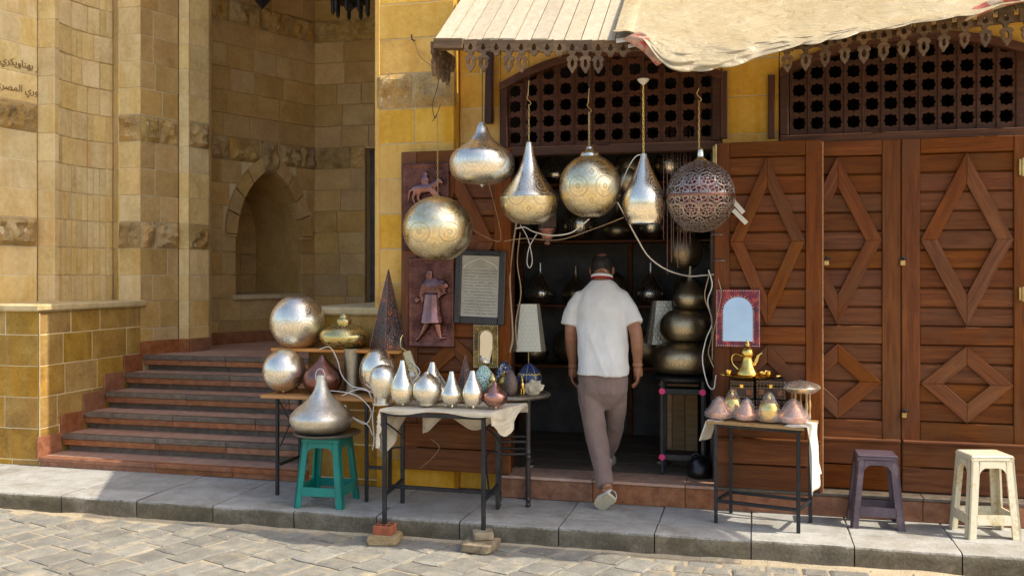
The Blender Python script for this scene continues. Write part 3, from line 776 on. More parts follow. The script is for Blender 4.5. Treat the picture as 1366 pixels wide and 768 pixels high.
arabic([0xFEE1, 0x20, 0xFE91, 0xFEEE, 0xFEAD, 0xFEF1, 0x20, 0xFE8D, 0xFEDF, 0xFEE4, 0xFEBC, 0xFEAE, 0xFEF1], 'inscription', 28, 123, .082)

# ============================================================ PARAPETS AND STAIRCASE
XL, XR, YF = -5.42, -3.11, .10
TR, RS, Z1, Y1 = .26, .1376, .075, .105
par = thing('parapet_wall', 'low golden stone parapet left of the steps with weathered coping', 'wall', (XL, YF, 0))
stone_wall(par, (-8.4, YF), (XL, YF), 0, 1.21, M['parapet'], (.4, .6), bands=(), phase=.045)
stone_wall(par, (XL, YF), (XL, 1.37), 0, 1.21, M['parapet'], (.34, .5), bands=(), phase=.045)
def coping(parent, x0, x1, y0, y1, z):
    put(MB().cbox(x0, x1, y0, y1, z, z+.055, .012), 'coping', M['cap'], parent)
cx_ = [-8.4, -7.2, -6.1, XL+.035]
for a, b in zip(cx_, cx_[1:]): coping(par, a+.002, b-.002, YF-.035, 1.42 if b > -6 else .9, 1.21)
put(MB().cbox(XL+.001, XL+.012, YF+.0, YF+.012, .0, 1.2, .004), 'corner_bead', M['cap'], par)
par2 = thing('parapet_wall', 'short golden stone parapet right of the steps, behind the lamp tables', 'wall', (XR, YF, 0))
stone_wall(par2, (XR, YF), (-2.56, YF), 0, 1.21, M['parapet'], (.28, .5), bands=(), phase=.045)
put(MB().cbox(XR+.012, -2.50, YF+.05, 2.0, 0, 1.2, .004), 'wall_core', M['parapet'], par2)
coping(par2, XR-.03, -2.50, YF-.03, 2.0, 1.21)
stair = thing('staircase', 'flight of red granite steps rising into the shaded porch', 'steps', (-4.2, .1, 0))
for k in range(6):
    y = Y1 + TR*k; z = Z1 + RS*k; zl = z - RS if k else 0.0
    yb = y + TR + .06 if k < 5 else 3.9
    cut = [XL+.012, -4.55 + R.uniform(-.25, .25), -3.75 + R.uniform(-.2, .2), XR+.004]
    for a, b in zip(cut, cut[1:]):
        if k:
            put(MB().cbox(a+.0015, b-.0015, y+.045, y+.07, zl-.004, z-.086, .002), 'riser', M['nosing'], stair)  # dark granite on the recessed riser stands in for shadow under the slab
            put(MB().cbox(a+.0015, b-.0015, y-.012, y+.05, z-.088, z-.0415, .003), 'edge_slab', M['redgranite'], stair)
        else: put(MB().cbox(a+.0015, b-.0015, y-.002, y+.03, .0, z-.035, .002), 'riser', M['redgranite'], stair)
        t_ = .041 if k else .034
        put(MB().cbox(a+.0015, b-.0015, y-.020, y+.055, z-t_, z, .005), 'nosing', M['nosing'] if k else M['redgranite'], stair)
        if k < 5: put(MB().cbox(a+.0015, b-.0015, y+.056, yb, z-t_, z-.001, .002), 'tread', M['treadstone'], stair)
    # stepped skirting on the left wall
    if k < 5:
        put(MB().cbox(XL+.002, XL+.018, y-.03, y+TR-.03, z-.02, z+.155, .003), 'skirting', M['redgranite'], stair)
m = MB().box(XL+.02, XR-.002, Y1+.04, Y1+5*TR, -.05, .02)
put(m, 'stair_core', M['nosing'], stair)
yp = Y1 + 5*TR + .056; zp = Z1 + 5*RS
for i in range(5):
    for j in range(4):
        x0 = -6.2 + i*.78; put(MB().cbox(x0+.002, x0+.778, yp + j*.62, yp+.616 + j*.62, zp-.05, zp-.001, .002), 'landing_slab', M['treadstone'], stair)
for A, B in ((gA, gB), (gB, XY(252,1.79)), (gC, gD), (pA, pB), (bA, bB)):
    Ms, Ls = frame(A, B); put(MB().cbox(.0, Ls+.01, -.02, .01, zp-.02, zp+.125, .003, Ms), 'skirting', M['redgranite'], stair)

# wrought-iron lanterns of the porch, cut by the top of the picture
def chandelier(px, py, Y, r, label, n=9):
    c = W(px, py, Y); t = thing('porch_lantern', label, 'lantern', (c.x, c.y, c.z))
    put(MB().lathe([(r*1.0, .22), (r*1.04, .16), (r, .12), (r*.7, .09), (r*.55, .09)], 24, c), 'ring', M['steel'], t, 40)
    for k in range(n):
        a = 2*math.pi*k/n; q = c + Vector((math.cos(a)*r*.93, math.sin(a)*r*.93, 0))
        put(MB().lathe(spl([(.004, -.035), (.012, -.02), (.022, .0), (.02, .05), (.026, .10), (.022, .16)], 3), 10, q), 'drop', M['steel'], t, 60)
    put(MB().tube([c + Vector((0,0,.1)), c + Vector((0,0,.9))], .008), 'rod', M['steel'], t)
    put(MB().lathe([(.01,.02),(.05,.06),(.05,.2),(.01,.3)], 12, c), 'boss', M['steel'], t, 40)
    put(MB().lathe([(r*.98, .13), (.04, .19), (.04, .2), (r*.98, .14)], 24, c, cap=False), 'canopy', M['steel'], t, 40)
    q = c + Vector((0, 0, .9)); put(MB().tube([q, (q.x, q.y, ZT+.02)], .008), 'rod', M['steel'], t)
chandelier(468, 17, 3.0, .20, 'round black iron chandelier with drop finials hanging in the porch')
c = W(350, 13, 2.7); t = thing('porch_lantern', 'dark pointed metal lantern tip hanging in the porch', 'lantern', (c.x, c.y, c.z))
put(MB().lathe([(.002, 0), (.15, .17), (.17, .2), (.17, .5), (.05, .62)], 6, c), 'body', M['steel'], t)
put(MB().tube([c + Vector((0,0,.6)), (c.x, c.y, ZT+.02)], .006), 'rod', M['steel'], t)

# ============================================================ SHOP BUILDING
shop = thing('shop_building', 'golden limestone shop front with carved wooden doors and arched lattice windows', 'building', (-.6, .3, 0))
YP, YW = .08, .20                    # pillar face, recessed wall face
ZW = 5.0
xa, xb = XY(502, YP)[0], XY(606, YP)[0]
stone_wall(shop, (xa, YP), (xb, YP), 0, ZW, M['gold_stone'], (.5, .7), bands=(4,), phase=1.68)
Mx, L_ = frame((xb, YP), (xb, YW+.02)); put(MB().cbox(0, L_, .003, .1, 0, ZW, .003, Mx), 'pillar_side', M['gold_stone'], shop)
put(MB().cbox(xa-.012, xa+.03, YP-.004, YP+.03, 1.26, ZW, .008), 'corner_bead', M['gold_stone'], shop)
put(MB().cbox(xa+.004, xb-.06, YP+.15, 3.9, 0, ZW, .004), 'wall_mass', M['porch'], shop)
ox0, ox1 = XY(680, YW)[0], XY(953, YW)[0]         # shop door opening
lx0, lx1 = XY(668, YW)[0], XY(962, YW)[0]         # first lattice window
rx0, rx1 = XY(1040, YW)[0], XY(1040, YW)[0] + 1.60 # second doorway
ZD = 2.345                                         # top of the doors
stone_wall(shop, (xb, YW), (lx0-.002, YW), 0, ZW, M['gold_stone'], (.25, .4), bands=(), phase=1.68)
stone_wall(shop, (lx1+.002, YW), (rx0-.002, YW), 0, ZW, M['gold_stone'], (.5, .6), bands=(), phase=1.68)
stone_wall(shop, (rx1+.002, YW), (rx1+2.6, YW), 0, ZW, M['gold_stone'], (.35, .6), bands=(4,), phase=1.68)
stone_wall(shop, (lx0, YW), (lx1, YW), 3.02, ZW, M['gold_stone'], (.35, .6), bands=(), phase=1.68)
stone_wall(shop, (rx0, YW), (rx1, YW), 3.02, ZW, M['gold_stone'], (.35, .6), bands=(), phase=1.68)
# room behind
XA, XB, YB, ZC = xb - .05, rx1 + .9, 3.7, 3.0
ZF = .15
m = MB(); 
for q in (((XA, YB), (XB, YB)), ): m.box(XA-.1, XB+.1, YB, YB+.1, 0, ZC+.3)
m.box(XA-.1, XA, YW+.14, YB, 0, ZC+.3); m.box(XB, XB+.1, YW+.14, YB, 0, ZC+.3); m.box(XA-.1, XB+.1, YW+.14, YB+.1, ZC+.302, ZC+.4)
m.box(rx0-.45, rx0-.35, YW+.3, YB, 0, ZC+.3)
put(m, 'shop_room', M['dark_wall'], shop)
put(MB().box(xa+.02, XB+2.0, YP+.012, YB+.3, ZW, 9.5), 'upper_storey', M['gold_stone'], shop)
# threshold of red granite and boarded floor
cut = [ox0-.03, -1.02, -.42, ox1+.02]
for a, b in zip(cut, cut[1:]):
    put(MB().cbox(a+.001, b-.001, .02, .30, .0, ZF-.022, .004), 'threshold_block', M['redgranite'], shop)
    put(MB().cbox(a+.001, b-.001, .006, .30, ZF-.0205, ZF, .005), 'threshold_tread', M['treadstone'], shop)
for i in range(9):
    y0 = .302 + i*.34; put(MB().cbox(XA, rx0-.452, y0+.002, y0+.338, ZF-.06, ZF-.004, .003), 'floor_slab', M['nosing'], shop)
cut = [ox1+.024, .35, 1.0, 1.75, 2.6, 3.6]
for a, b in zip(cut, cut[1:]):
    put(MB().cbox(a+.001, b-.001, .03, .2, .0, .125, .004), 'plinth_block', M['redgranite'], shop)
    put(MB().cbox(a+.001, b-.001, .022, .2, .1265, .15, .004), 'plinth_cap', M['nosing'], shop)

# ---------------- door leaves: stiles, rails, boards and two diamond frames
def leaf(x0, x1, yf, z0, z1, label=None):
    """front face of the frame at y = yf"""
    w_ = x1-x0; sw = .105*w_/.72; T = .045
    base = put(MB().cbox(x0+.004, x1-.004, yf+.038, yf+.056, z0+.004, z1-.004, .002), 'door', M['door'], shop)
    if label: base['label'] = label
    def Z(f): return z0 + (z1-z0)*f
    zr = [(.958, 1.0), (.418, .468), (.143, .198)]       # rails
    for a, b in ((x0, x0+sw), (x1-sw, x1)):
        bar('stile', ((a+b)/2, yf+T/2, z0), ((a+b)/2, yf+T/2, z1), b-a-.001, T, M['door'], base)
    for a, b in zr:
        bar('rail', (x0+sw+.0005, yf+T/2+.001, (Z(a)+Z(b))/2), (x1-sw-.0005, yf+T/2+.001, (Z(a)+Z(b))/2), Z(b)-Z(a), T, M['door'], base)
    # moulded ledge over the kick boards
    bar('ledge', (x0+.004, yf-.010, Z(.143)), (x1-.004, yf-.010, Z(.143)), .018, .05, M['door'], base)
    def boards(fa, fb, n, xs=(x0+sw, x1-sw), proud=.012):
        a, b = Z(fa), Z(fb); h = (b-a)/n
        for i in range(n):
            zc = a + h*(i+.5); bar('board', (xs[0]-.004, yf+.026, zc), (xs[1]+.004, yf+.026, zc), h-.009, .02+R.uniform(-.003,.003), M['door'], base, b=.006)
    boards(.468, .958, 9); boards(.198, .418, 4)
    a, b = Z(.0), Z(.143); h = (b-a)/2
    for i in range(2):
        bar('kick_board', (x0+.003, yf+.012, a+h*(i+.5)-.004), (x1-.003, yf+.012, a+h*(i+.5)-.004), h-.008, .034, M['door'], base, b=.005)
    def diamond(fa, fb, bw):
        za, zb = Z(fa)+.004, Z(fb)-.004; cx = (x0+x1)/2; cz = (za+zb)/2; hw = (w_-2*sw)/2 - .002; hz = (zb-za)/2
        top, rt, bt, lf = (cx, zb), (cx+hw, cz), (cx, za), (cx-hw, cz)
        k = 1 - bw/ (hw*hz/math.hypot(hw, hz))
        for p, q in ((top, rt), (rt, bt), (bt, lf), (lf, top)):
            pi = (cx+(p[0]-cx)*k, cz+(p[1]-cz)*k); qi = (cx+(q[0]-cx)*k, cz+(q[1]-cz)*k)
            # mitred bar in its own frame so that the grain follows it
            c = Vector(((p[0]+q[0])/2, 0, (p[1]+q[1])/2)); d = Vector((q[0]-p[0], 0, q[1]-p[1])).normalized(); nz = d.cross(Vector((0,1,0)))
            def loc(r): v = Vector((r[0], 0, r[1])) - c; return (v.dot(d), v.dot(nz))
            mm = MB().prism([loc(p), loc(q), loc(qi), loc(pi)], .03, 0.0, 'y', .004, .004)
            ob = put(mm, 'diamond_bar', M['door'], None, 0, True)
            Rm = Matrix((d, Vector((0,1,0)), nz)).transposed().to_4x4()
            ob.matrix_local = Matrix.Translation(c + Vector((0, yf-.008, 0)) - OFF[shop.name]) @ Rm; ob.parent = base
    diamond(.468, .958, .082*w_/.72); diamond(.198, .418, .085*w_/.72)
    return base
YO = -.005
lf0, lf1 = XY(535, YO)[0], XY(681, YO)[0]
d1 = leaf(lf0, lf1, YO, .16, ZD, 'open door leaf hung with copper plaques and frames')
rf0, rf1 = XY(953, YO+.02)[0], XY(1096, YO+.02)[0]
d2 = leaf(rf0, rf1, YO+.02, .15, ZD-.01, 'open door leaf behind the mirror and tagine table')
YD = .15
dA, dB, dC = XY(1036, YD)[0], XY(1202, YD)[0], XY(1203, YD)[0] + .74
leaf(dA, dB-.002, YD, .155, ZD-.005, 'closed door leaf half covered by the open leaf')
leaf(dB+.003, dC, YD, .155, ZD-.005, 'closed door leaf behind the white stool')
put(MB().cbox(dC+.002, rx1+.01, YD-.01, YD+.12, .15, ZD+.02, .004), 'door_jamb', M['door_dark'], shop)
for a, b in ((ox0-.05, ox0+.012), (ox1-.008, ox1+.05)):
    put(MB().cbox(a, b, .14, .30, ZF, ZD, .005), 'door_jamb', M['door_dark'], shop)
# edge strips of the open leaves, lighter wood imitating sun on the thickness
put(MB().cbox(rf1+.001, rf1+.012, YO+.03, YO+.075, .15, ZD-.02, .003), 'door_edge', M['shelf_wood'], shop)
# ---------------- lattice windows with star-shaped holes
def lattice(x0, x1, z0, ztop, cols, rows, pitch_x, pitch_z, hx0, hz0, arch):
    fr = put(MB().cbox(x0, x1, YW-.035, YW+.05, z0, z0+.06, .006), 'lattice_frame', M['door_dark'], shop)
    put(MB().cbox(x0, x0+.055, YW-.03, YW+.05, z0+.061, arch(x0)+.04, .006), 'frame_stile', M['door_dark'], fr)
    put(MB().cbox(x1-.055, x1, YW-.03, YW+.05, z0+.061, arch(x1)+.04, .006), 'frame_stile', M['door_dark'], fr)
    K = 16; ya, yb = YW+.005, YW+.03
    m = MB()
    X0, Z0 = x0+.05, z0+.05
    def ring(cx, cz):
        out = []
        for k in range(K*2):
            a = 2*math.pi*k/(K*2) + math.pi/(K*2)
            r = .0405*(1 + .045*math.cos(4*a + math.pi) + .11*math.cos(8*a))
            out.append((cx + r*math.cos(a), cz + r*math.sin(a)))
        return out
    def sq(cx, cz, k, hx, hz):
        a = 2*math.pi*k/(K*2) + math.pi/(K*2); c, s = math.cos(a), math.sin(a)
        t = min(hx/abs(c) if abs(c) > 1e-6 else 9, hz/abs(s) if abs(s) > 1e-6 else 9); return (cx + c*t, cz + s*t)
    for i in range(cols):
        for j in range(rows):
            cx, cz = hx0 + i*pitch_x, hz0 + j*pitch_z
            if cz - .05 > arch(cx): continue
            rg = ring(cx, cz); n = len(m.v)
            for k in range(K*2): q = sq(cx, cz, k, pitch_x/2, pitch_z/2); m.v.append(Vector((q[0], ya, q[1])))
            for q in rg: m.v.append(Vector((q[0], ya, q[1])))
            for q in rg: m.v.append(Vector((q[0], yb, q[1])))
            for k in range(K*2):
                k2 = (k+1) % (K*2)
                m.f.append((n+k, n+k2, n+K*2+k2, n+K*2+k)); m.f.append((n+K*2+k, n+K*2+k2, n+K*4+k2, n+K*4+k))
    # fill up to the frame on the four sides
    gx0, gx1, gz0 = hx0 - pitch_x/2, hx0 + (cols-.5)*pitch_x, hz0 - pitch_z/2
    for (a, b, c, d) in ((X0-.01, gx0, Z0, ztop), (gx1, x1-.04, Z0, ztop), (gx0, gx1, Z0, gz0)):
        if b > a and d > c: m.add([(a, ya, c), (b, ya, c), (b, ya, d), (a, ya, d)], [(0,1,2,3)])
    put(m, 'lattice_panel', M['door_dark'], fr)
    # mullions proud of the panel between the columns
    for i in range(cols+1):
        cx = hx0 + (i-.5)*pitch_x
        put(MB().cbox(cx-.005, cx+.005, YW-.006, YW+.004, Z0, arch(cx)+.03, .003), 'lattice_bar', M['door_dark'], fr)
    # arched head
    n = 24; pts = [x0 + (x1-x0)*k/n for k in range(n+1)]
    low = [(x, arch(x)) for x in pts]; up = [(x, arch(x)+.055) for x in pts]
    mm = MB()
    for k in range(n):
        mm.prism([low[k], low[k+1], up[k+1], up[k]], YW+.06, YW-.04, 'y')
    put(mm, 'arched_head', M['door_dark'], fr, 0, True)
    mm = MB()
    for k in range(n):
        mm.prism([(pts[k], up[k][1]+.001), (pts[k+1], up[k+1][1]+.001), (pts[k+1], 3.021), (pts[k], 3.021)], YW+.1, YW+.002, 'y')
    put(mm, 'spandrel', M['gold_stone'], shop, 0, True)
    return fr
L1z = W(700, 203, YW).z
h1 = W(687, 184, YW); h1b = W(943, 176, YW); pz1 = .108
xm = (lx0+lx1)/2; hw1 = (lx1-lx0)/2
lattice(lx0, lx1, L1z-.03, 3.0, 12, 6, (h1b.x-h1.x)/11, pz1, h1.x, h1.z, lambda x: 2.985 - .20*((x-xm)/hw1)**2 - .02)
h2 = W(1066, 165, YW); h2b = W(1343, 156, YW); xm2 = (rx0+rx1)/2; hw2 = (rx1-rx0)/2
lattice(rx0, rx0+1.60, W(1045, 190, YW).z-.02, 3.0, 12, 6, (h2b.x-h2.x)/11, pz1*.99, h2.x, h2.z, lambda x: 2.965 - .19*((x-xm2)/hw2)**2 - .01)
# narrow boards flanking the lattice windows
for px, a, b in ((1029, 100, 185), (966, 95, 185), (654, 84, 165)):
    p, q = W(px, a, YW-.02), W(px, b, YW-.02)
    bar('side_board', p, q, .045, .03, M['door_dark'], shop)

# ---------------- padlocks and hinge plates
def padlock(px, py, Y, label):
    c = W(px, py, Y); t = thing('padlock', label, 'padlock', c)
    put(MB().cbox(c.x-.016, c.x+.016, c.y-.012, c.y+.008, c.z-.03, c.z+.004, .005), 'body', M['chain'], t)
    put(MB().tube([c + Vector((math.cos(a)*.012, 0, .002 + math.sin(a)*.024)) for a in [math.pi*k/8 for k in range(9)]], .0035), 'shackle', M['steel'], t, 60)
    put(MB().cbox(c.x-.006, c.x+.03, c.y+.004, c.y+.014, c.z+.012, c.z+.022, .003), 'hasp', M['steel'], t)
padlock(1204, 348, YD-.010, 'brass padlock on the upper hasp of the closed doors')
padlock(1206, 551, YD-.010, 'brass padlock on the lower hasp of the closed doors')
padlock(1102, 348, .06, 'small brass padlock hanging beside the edge of the open leaf')
for (px, py, Y, h) in ((1364, 223, YD, .10), (1364, 392, YD, .08), (955, 208, .012, .13)):
    c = W(px, py, Y-.01); put(MB().cbox(c.x-.02, c.x+.006, c.y-.006, c.y+.01, c.z-h/2, c.z+h/2, .003).lathe([(.007, -h*.55), (.007, h*.55)], 10, (c.x, c.y-.008, c.z)), 'hinge', M['chain'], shop, 40)
# yellow painted strip on the pillar foot and dark gap under the leaf
c = W(547, 620, .05)
# wall hook with rusty run on the pillar
c = W(553, 55, YP-.01); put(MB().tube([c, c+Vector((0,-.05,0)), c+Vector((0,-.06,.03))], .006), 'wall_hook', M['wire'], shop)

# ---------------- shop interior: shelves with dim lamps
sh = thing('display_shelf', 'dark wooden shelves along the back of the shop', 'shelf', (-1.2, 1.7, ZF))
for z in (.75, 1.25, 1.78, 2.25):
    put(MB().cbox(-1.95, -.12, 1.5, 1.85, z-.02, z, .004), 'shelf_board', M['door'], sh)
for x in (-1.95, -1.0, -.12): put(MB().cbox(x-.02, x+.02, 1.81, 1.85, ZF-.01, 2.6, .004), 'upright', M['door'], sh)
put(MB().cbox(-1.95, -.12, 1.852, 1.87, ZF-.01, 2.6, .004), 'back_panel', M['dark_wall'], sh)
def globe_prof(r, k=1.0): return [(max(1e-4, r*math.sin(math.pi*i/16)), r*k - r*k*math.cos(math.pi*i/16)) for i in range(17)]
kinds = [(.14, 'g'), (.12, 'o'), (.15, 'g'), (.11, 'g'), (.13, 'o'), (.15, 'g'), (.12, 'g')]
for zi, z in enumerate((.75, 1.25, 1.78, 2.25)):
    x = -1.88 + .06*zi
    while x < -.2:
        r, k = R.choice(kinds)
        if x + r > -.15: break
        pr = globe_prof(r) if k == 'g' else spl([(.03, 0), (r*.8, r*.3), (r, r*.8), (r*.55, r*1.5), (r*.2, r*2.0), (.012, r*2.7)], 4)
        o = put(MB().lathe(pr, 28, (0,0,0)), 'brass_lamp', M['bronze' if R.random() < .6 else 'silver_plain'], None, 60); o.location = (x + r*.6, 1.66, z-.004)
        tag(o, 'round metal lamp standing on the dim shelves at the back of the shop' if k == 'g' else 'onion shaped metal lamp standing on the dim shelves at the back of the shop', 'lamp', 'lamps on the back shelves')
        x += 2*r + .05

# ============================================================ AWNING AND TARPAULIN
XAW = W(580, 52, -.8).x
_zk = [(XAW, W(580, 52, -.8).z), (W(830, 53, -.8).x, W(830, 53, -.8).z), (W(1052, 52, -.8).x, W(1052, 52, -.8).z), (W(1330, 15, -.8).x, W(1330, 15, -.8).z), (2.9, 2.95)]
def zf(X):
    for (a, za), (b, zb) in zip(_zk, _zk[1:]):
        if X <= b: return za + (zb-za)*(X-a)/(b-a)
    return _zk[-1][1]
SL = .74                                              # roof pitch
XEND = 2.45
awn = thing('wooden_awning', 'sloping board awning with a carved wooden valance over the shop door', 'awning', (0, -.3, 2.9))
n = int((XEND - XAW)/.098)
for i in range(n):
    a = XAW + i*.098; b = a + .098; g = .0038; dz = R.uniform(-.005, .005); e = R.uniform(-.012, .006)
    pts = []
    for X in (a+g, b-g):
        pts.append([(X, -.8+e, zf(X)+dz+SL*e), (X, .12, zf(X)+dz+SL*.92)])
    v = []
    for t_ in (0, -.018):
        for q in pts: v += [(q[0][0], q[0][1], q[0][2]+t_), (q[1][0], q[1][1], q[1][2]+t_)]
    m = MB().add(v, [(0,2,3,1), (4,5,7,6), (0,4,6,2), (1,3,7,5), (0,1,5,4), (2,6,7,3)])
    o = put(m, 'roof_board', M['plank_y'] if 'plank_y' in M else M['plank'], awn, 0, True)
# rafters, front beam and side fascia
for X in (XAW+.04, -1.0, -.1, .8, 1.7, XEND-.05):
    p, q = Vector((X, -.78, zf(X)-.045)), Vector((X, .19, zf(X)-.045+SL*.97)); bar('rafter', p, q, .05, .045, M['grey_wood'], awn, (1,0,0))
for (a, b) in zip([XAW, -.76, .15, 1.1], [-.76, .15, 1.1, XEND]):
    bar('front_beam', (a+.002, -.772, zf(a)-.043), (b-.002, -.772, zf(b)-.043), .035, .03, M['grey_wood'], awn)
bar('fascia', (XAW-.002, -.815, zf(XAW)-.030), (XAW+.18, -.815, zf(XAW+.18)-.030), .06, .018, M['grey_wood'], awn)
# carved drops: an upper pierced tab and, where it survives, a longer pendant
def orn(kind, s=1.0):
    m = MB()
    def ringpoly(outer, hole):
        n0 = len(m.v); k = len(outer)
        for y in (.009, -.009):
            for q in outer: m.v.append(Vector((q[0]*s, y, q[1]*s)))
            for q in hole: m.v.append(Vector((q[0]*s, y, q[1]*s)))
        for b in (0, 2*k):
            for i in range(k):
                j = (i+1) % k; f = (n0+b+i, n0+b+j, n0+b+k+j, n0+b+k+i); m.f.append(f)
        for i in range(k):
            j = (i+1) % k; m.f.append((n0+i, n0+j, n0+2*k+j, n0+2*k+i)); m.f.append((n0+k+i, n0+k+j, n0+3*k+j, n0+3*k+i))
    def sym(h): return h + [(-x, z) for x, z in h[::-1]]
    if kind == 'tab':
        ringpoly(sym([(.0, .0), (.043, .0), (.043, -.03), (.040, -.045), (.046, -.06), (.036, -.075), (.026, -.07), (.018, -.085), (.010, -.10)]),
                 sym([(.0, -.022), (.005, -.026), (.009, -.034), (.013, -.042), (.016, -.05), (.014, -.058), (.010, -.062), (.005, -.064), (.002, -.066)]))
    else:
        ringpoly(sym([(.006, .0), (.022, -.004), (.034, -.014), (.036, -.028), (.026, -.036), (.030, -.056), (.024, -.074), (.012, -.090), (.004, -.105)]),
                 sym([(.002, -.022), (.006, -.026), (.009, -.034), (.011, -.042), (.011, -.052), (.010, -.06), (.007, -.066), (.004, -.07), (.001, -.073)]))
    return m.mesh('valance_' + kind, fix=True)
tabm, dropm = orn('tab'), orn('drop')
for me in (tabm, dropm): me.materials.append(M['grey_wood'])
def place(me, name, X, z, y=-.806, s=1.0, rz=0):
    o = bpy.data.objects.new(name, me); COL.objects.link(o); o.parent = awn; o.location = Vector((X, y, z)) - OFF[awn.name]
    o.rotation_euler = (0, R.uniform(-.05, .05), rz); o.scale = (s, 1, s); return o
low = {630, 648, 670, 687, 762, 783, 804}
px = 628
for k in range(13):
    pxk = 628 + k*17.0; p = W(pxk, 52, -.806)
    place(tabm, 'valance_tab', p.x, zf(p.x)-.008, s=.92)
    if k in (0, 1, 3, 4, 8, 9, 10): place(dropm, 'valance_drop', p.x, zf(p.x)-.095, s=.95)
p = W(855, 0, -.806)
X = W(1050, 0, -.806).x
for k in range(15):
    q = X + k*.098
    place(tabm, 'valance_tab', q, zf(q)-.005, s=R.uniform(.82,.92)); place(dropm, 'valance_drop', q, zf(q)-.09, s=R.uniform(.78, .95))
for k in range(5):
    y = -.78 + k*.085
    place(tabm, 'valance_tab', XAW-.01, zf(XAW)-.02, y, rz=math.pi/2); 
    if k < 4: place(dropm, 'valance_drop', XAW-.01, zf(XAW)-.115, y, rz=math.pi/2)
# bracket boards carrying the awning on the wall
bar('bracket', W(654, 70, YW-.06), W(652, 165, YW-.06), .05, .06, M['door_dark'], awn)
for px in (644, 1030): pass

# ------- tarpaulin thrown over the right part
tarp = thing('tarpaulin', 'stained cream tarpaulin thrown over the awning with a sagging clear plastic edge', 'tarpaulin', (.4, -.7, 2.8))
edge = [(818,46),(840,46),(862,62),(880,84),(898,97),(925,101),(960,97),(1000,88),(1040,73),(1080,63),(1130,53),(1180,44),(1240,33),(1290,24),(1345,10),(1400,0),(1470,-10)]
E3 = catmull([W(a, b, -.86 - .10*min(1, max(0, (a-840)/50)) - .08*math.exp(-((a-940)/90)**2)) for a, b in edge], 6)
def tp(u, v):
    f = u*(len(E3)-1); i = min(int(f), len(E3)-2); e = E3[i].lerp(E3[i+1], f-i)
    # v=0 lower edge, goes up over the front edge and on along the roof
    top = Vector((e.x, .05, zf(e.x) + SL*.85 + .02)); lip = Vector((e.x, -.835, zf(e.x) + .012))
    lip.z = max(lip.z, e.z + .01)
    if v < .32: p = e.lerp(lip, v/.32); p.y -= .03*math.sin(v/.32*math.pi)*min(1, (lip.z-e.z)*5)
    else: p = lip.lerp(top, (v-.32)/.68)
    nn_ = noise.noise((p.x*5, p.z*7, 1.3)); n2 = noise.noise((p.x*16, p.z*18, 4)); n3 = noise.noise((p.x*2, v*3, 8)); n4 = abs(noise.noise((p.x*5 + v*6, v*16 - p.x*3, 5)))
    k = .5 + 1.2*max(0, .32-v)/.32
    p.z += (.010*nn_ + .002*n2 - .022*n4 + .008)*k + .006*abs(n3) + .008; p.y += (.016*nn_ + .004*n2 - .035*n4)*k
    return p
m = MB().grid(tp, 240, 70)
o = put(m, 'sheet', M['tarp'], tarp, 180); sdm = o.modifiers.new('s', 'SOLIDIFY'); sdm.thickness = .0015
# folded strip hanging at the left edge shows the red printed back
def flap(pts, w_, name, mat, seed):
    C = catmull([W(a, b, y) for a, b, y in pts], 6)
    def f(u, v):
        i = min(int(u*(len(C)-1)), len(C)-2); e = C[i].lerp(C[i+1], u*(len(C)-1)-i); q = .014*noise.noise((u*6, v*3, seed))
        return e + Vector((w_[0]*(v-.5), q - .012*math.sin(v*math.pi), w_[1]*(v-.5)))
    o = put(MB().grid(f, 24, 8), name, mat, tarp, 180); s_ = o.modifiers.new('s', 'SOLIDIFY'); s_.thickness = .003
flap([(842, 47, -.90), (858, 56, -.91), (872, 66, -.915), (888, 83, -.92)], (.10, .035), 'torn_flap', M['tarp_pink'], 3)
flap([(1292, 20, -.9), (1320, 8, -.9), (1350, -2, -.9), (1400, -12, -.9)], (.05, .075), 'folded_corner', M['tarp_red'], 9)
# loose board end and broken slat by the tear
bar('broken_slat', W(822, 55, -.84), W(855, 50, -.84), .035, .008, M['plank'], awn, (0,-.8,.6))
bar('broken_slat', W(838, 62, -.87), W(857, 58, -.87), .04, .006, M['plank'], awn, (0,-.6,.8))

# ============================================================ LAMPS
def lamp(name, label, cx, Y, prof, mat, zbase=None, seg=48, cat='lamp', group=None, sm=5, part='body'):
    mp = MPP(cx, Y); b = W(cx, prof[0][0], Y); zb = b.z if zbase is None else zbase
    t = thing(name, label, cat, (b.x, b.y, zb), 0, group)
    pr = spl([(hw*mp, (prof[0][0]-py)*mp) for py, hw in prof], sm) if sm else [(hw*mp, (prof[0][0]-py)*mp) for py, hw in prof]
    put(MB().lathe(pr, seg), part, mat, t, 50, local=True)
    return t, mp, (prof[0][0]-prof[-1][0])*mp
def feet(t, r, mat, z=0, n=3, s=.006):
    for k in range(n):
        a = 2*math.pi*k/n - math.pi/2 + .4
        put(MB().lathe(spl([(s*.5, -.014), (s, -.008), (s*1.5, .0), (s*.7, .01)], 2), 8, (math.cos(a)*r, math.sin(a)*r, z)), 'foot', mat, t, 60, local=True)
def circ(cy, rx, ry, b, tp, n=14):
    """profile of a ball cut flat: from angle b (bottom) to tp (top), degrees from the pole"""
    return [(cy + ry*math.cos(rad(b + (180-tp-b)*i/n)), max(.3, rx*math.sin(rad(b + (180-tp-b)*i/n)))) for i in range(n+1)]
def links(top, bot, r=.0085, w_=.0019):
    top, bot = Vector(top), Vector(bot); d = bot-top; L = d.length; n = max(3, int(L/(r*2.6))); d.normalize()
    u = d.orthogonal().normalized(); v = d.cross(u); m = MB()
    for i in range(n):
        c = top + d*(L*(i+.5)/n); a = u if i % 2 else v
        m.tube([c + a*(math.cos(q)*r*.62) + d*(math.sin(q)*L/n*.72) for q in [2*math.pi*k/8 for k in range(9)]], w_, 4, False)
    return m
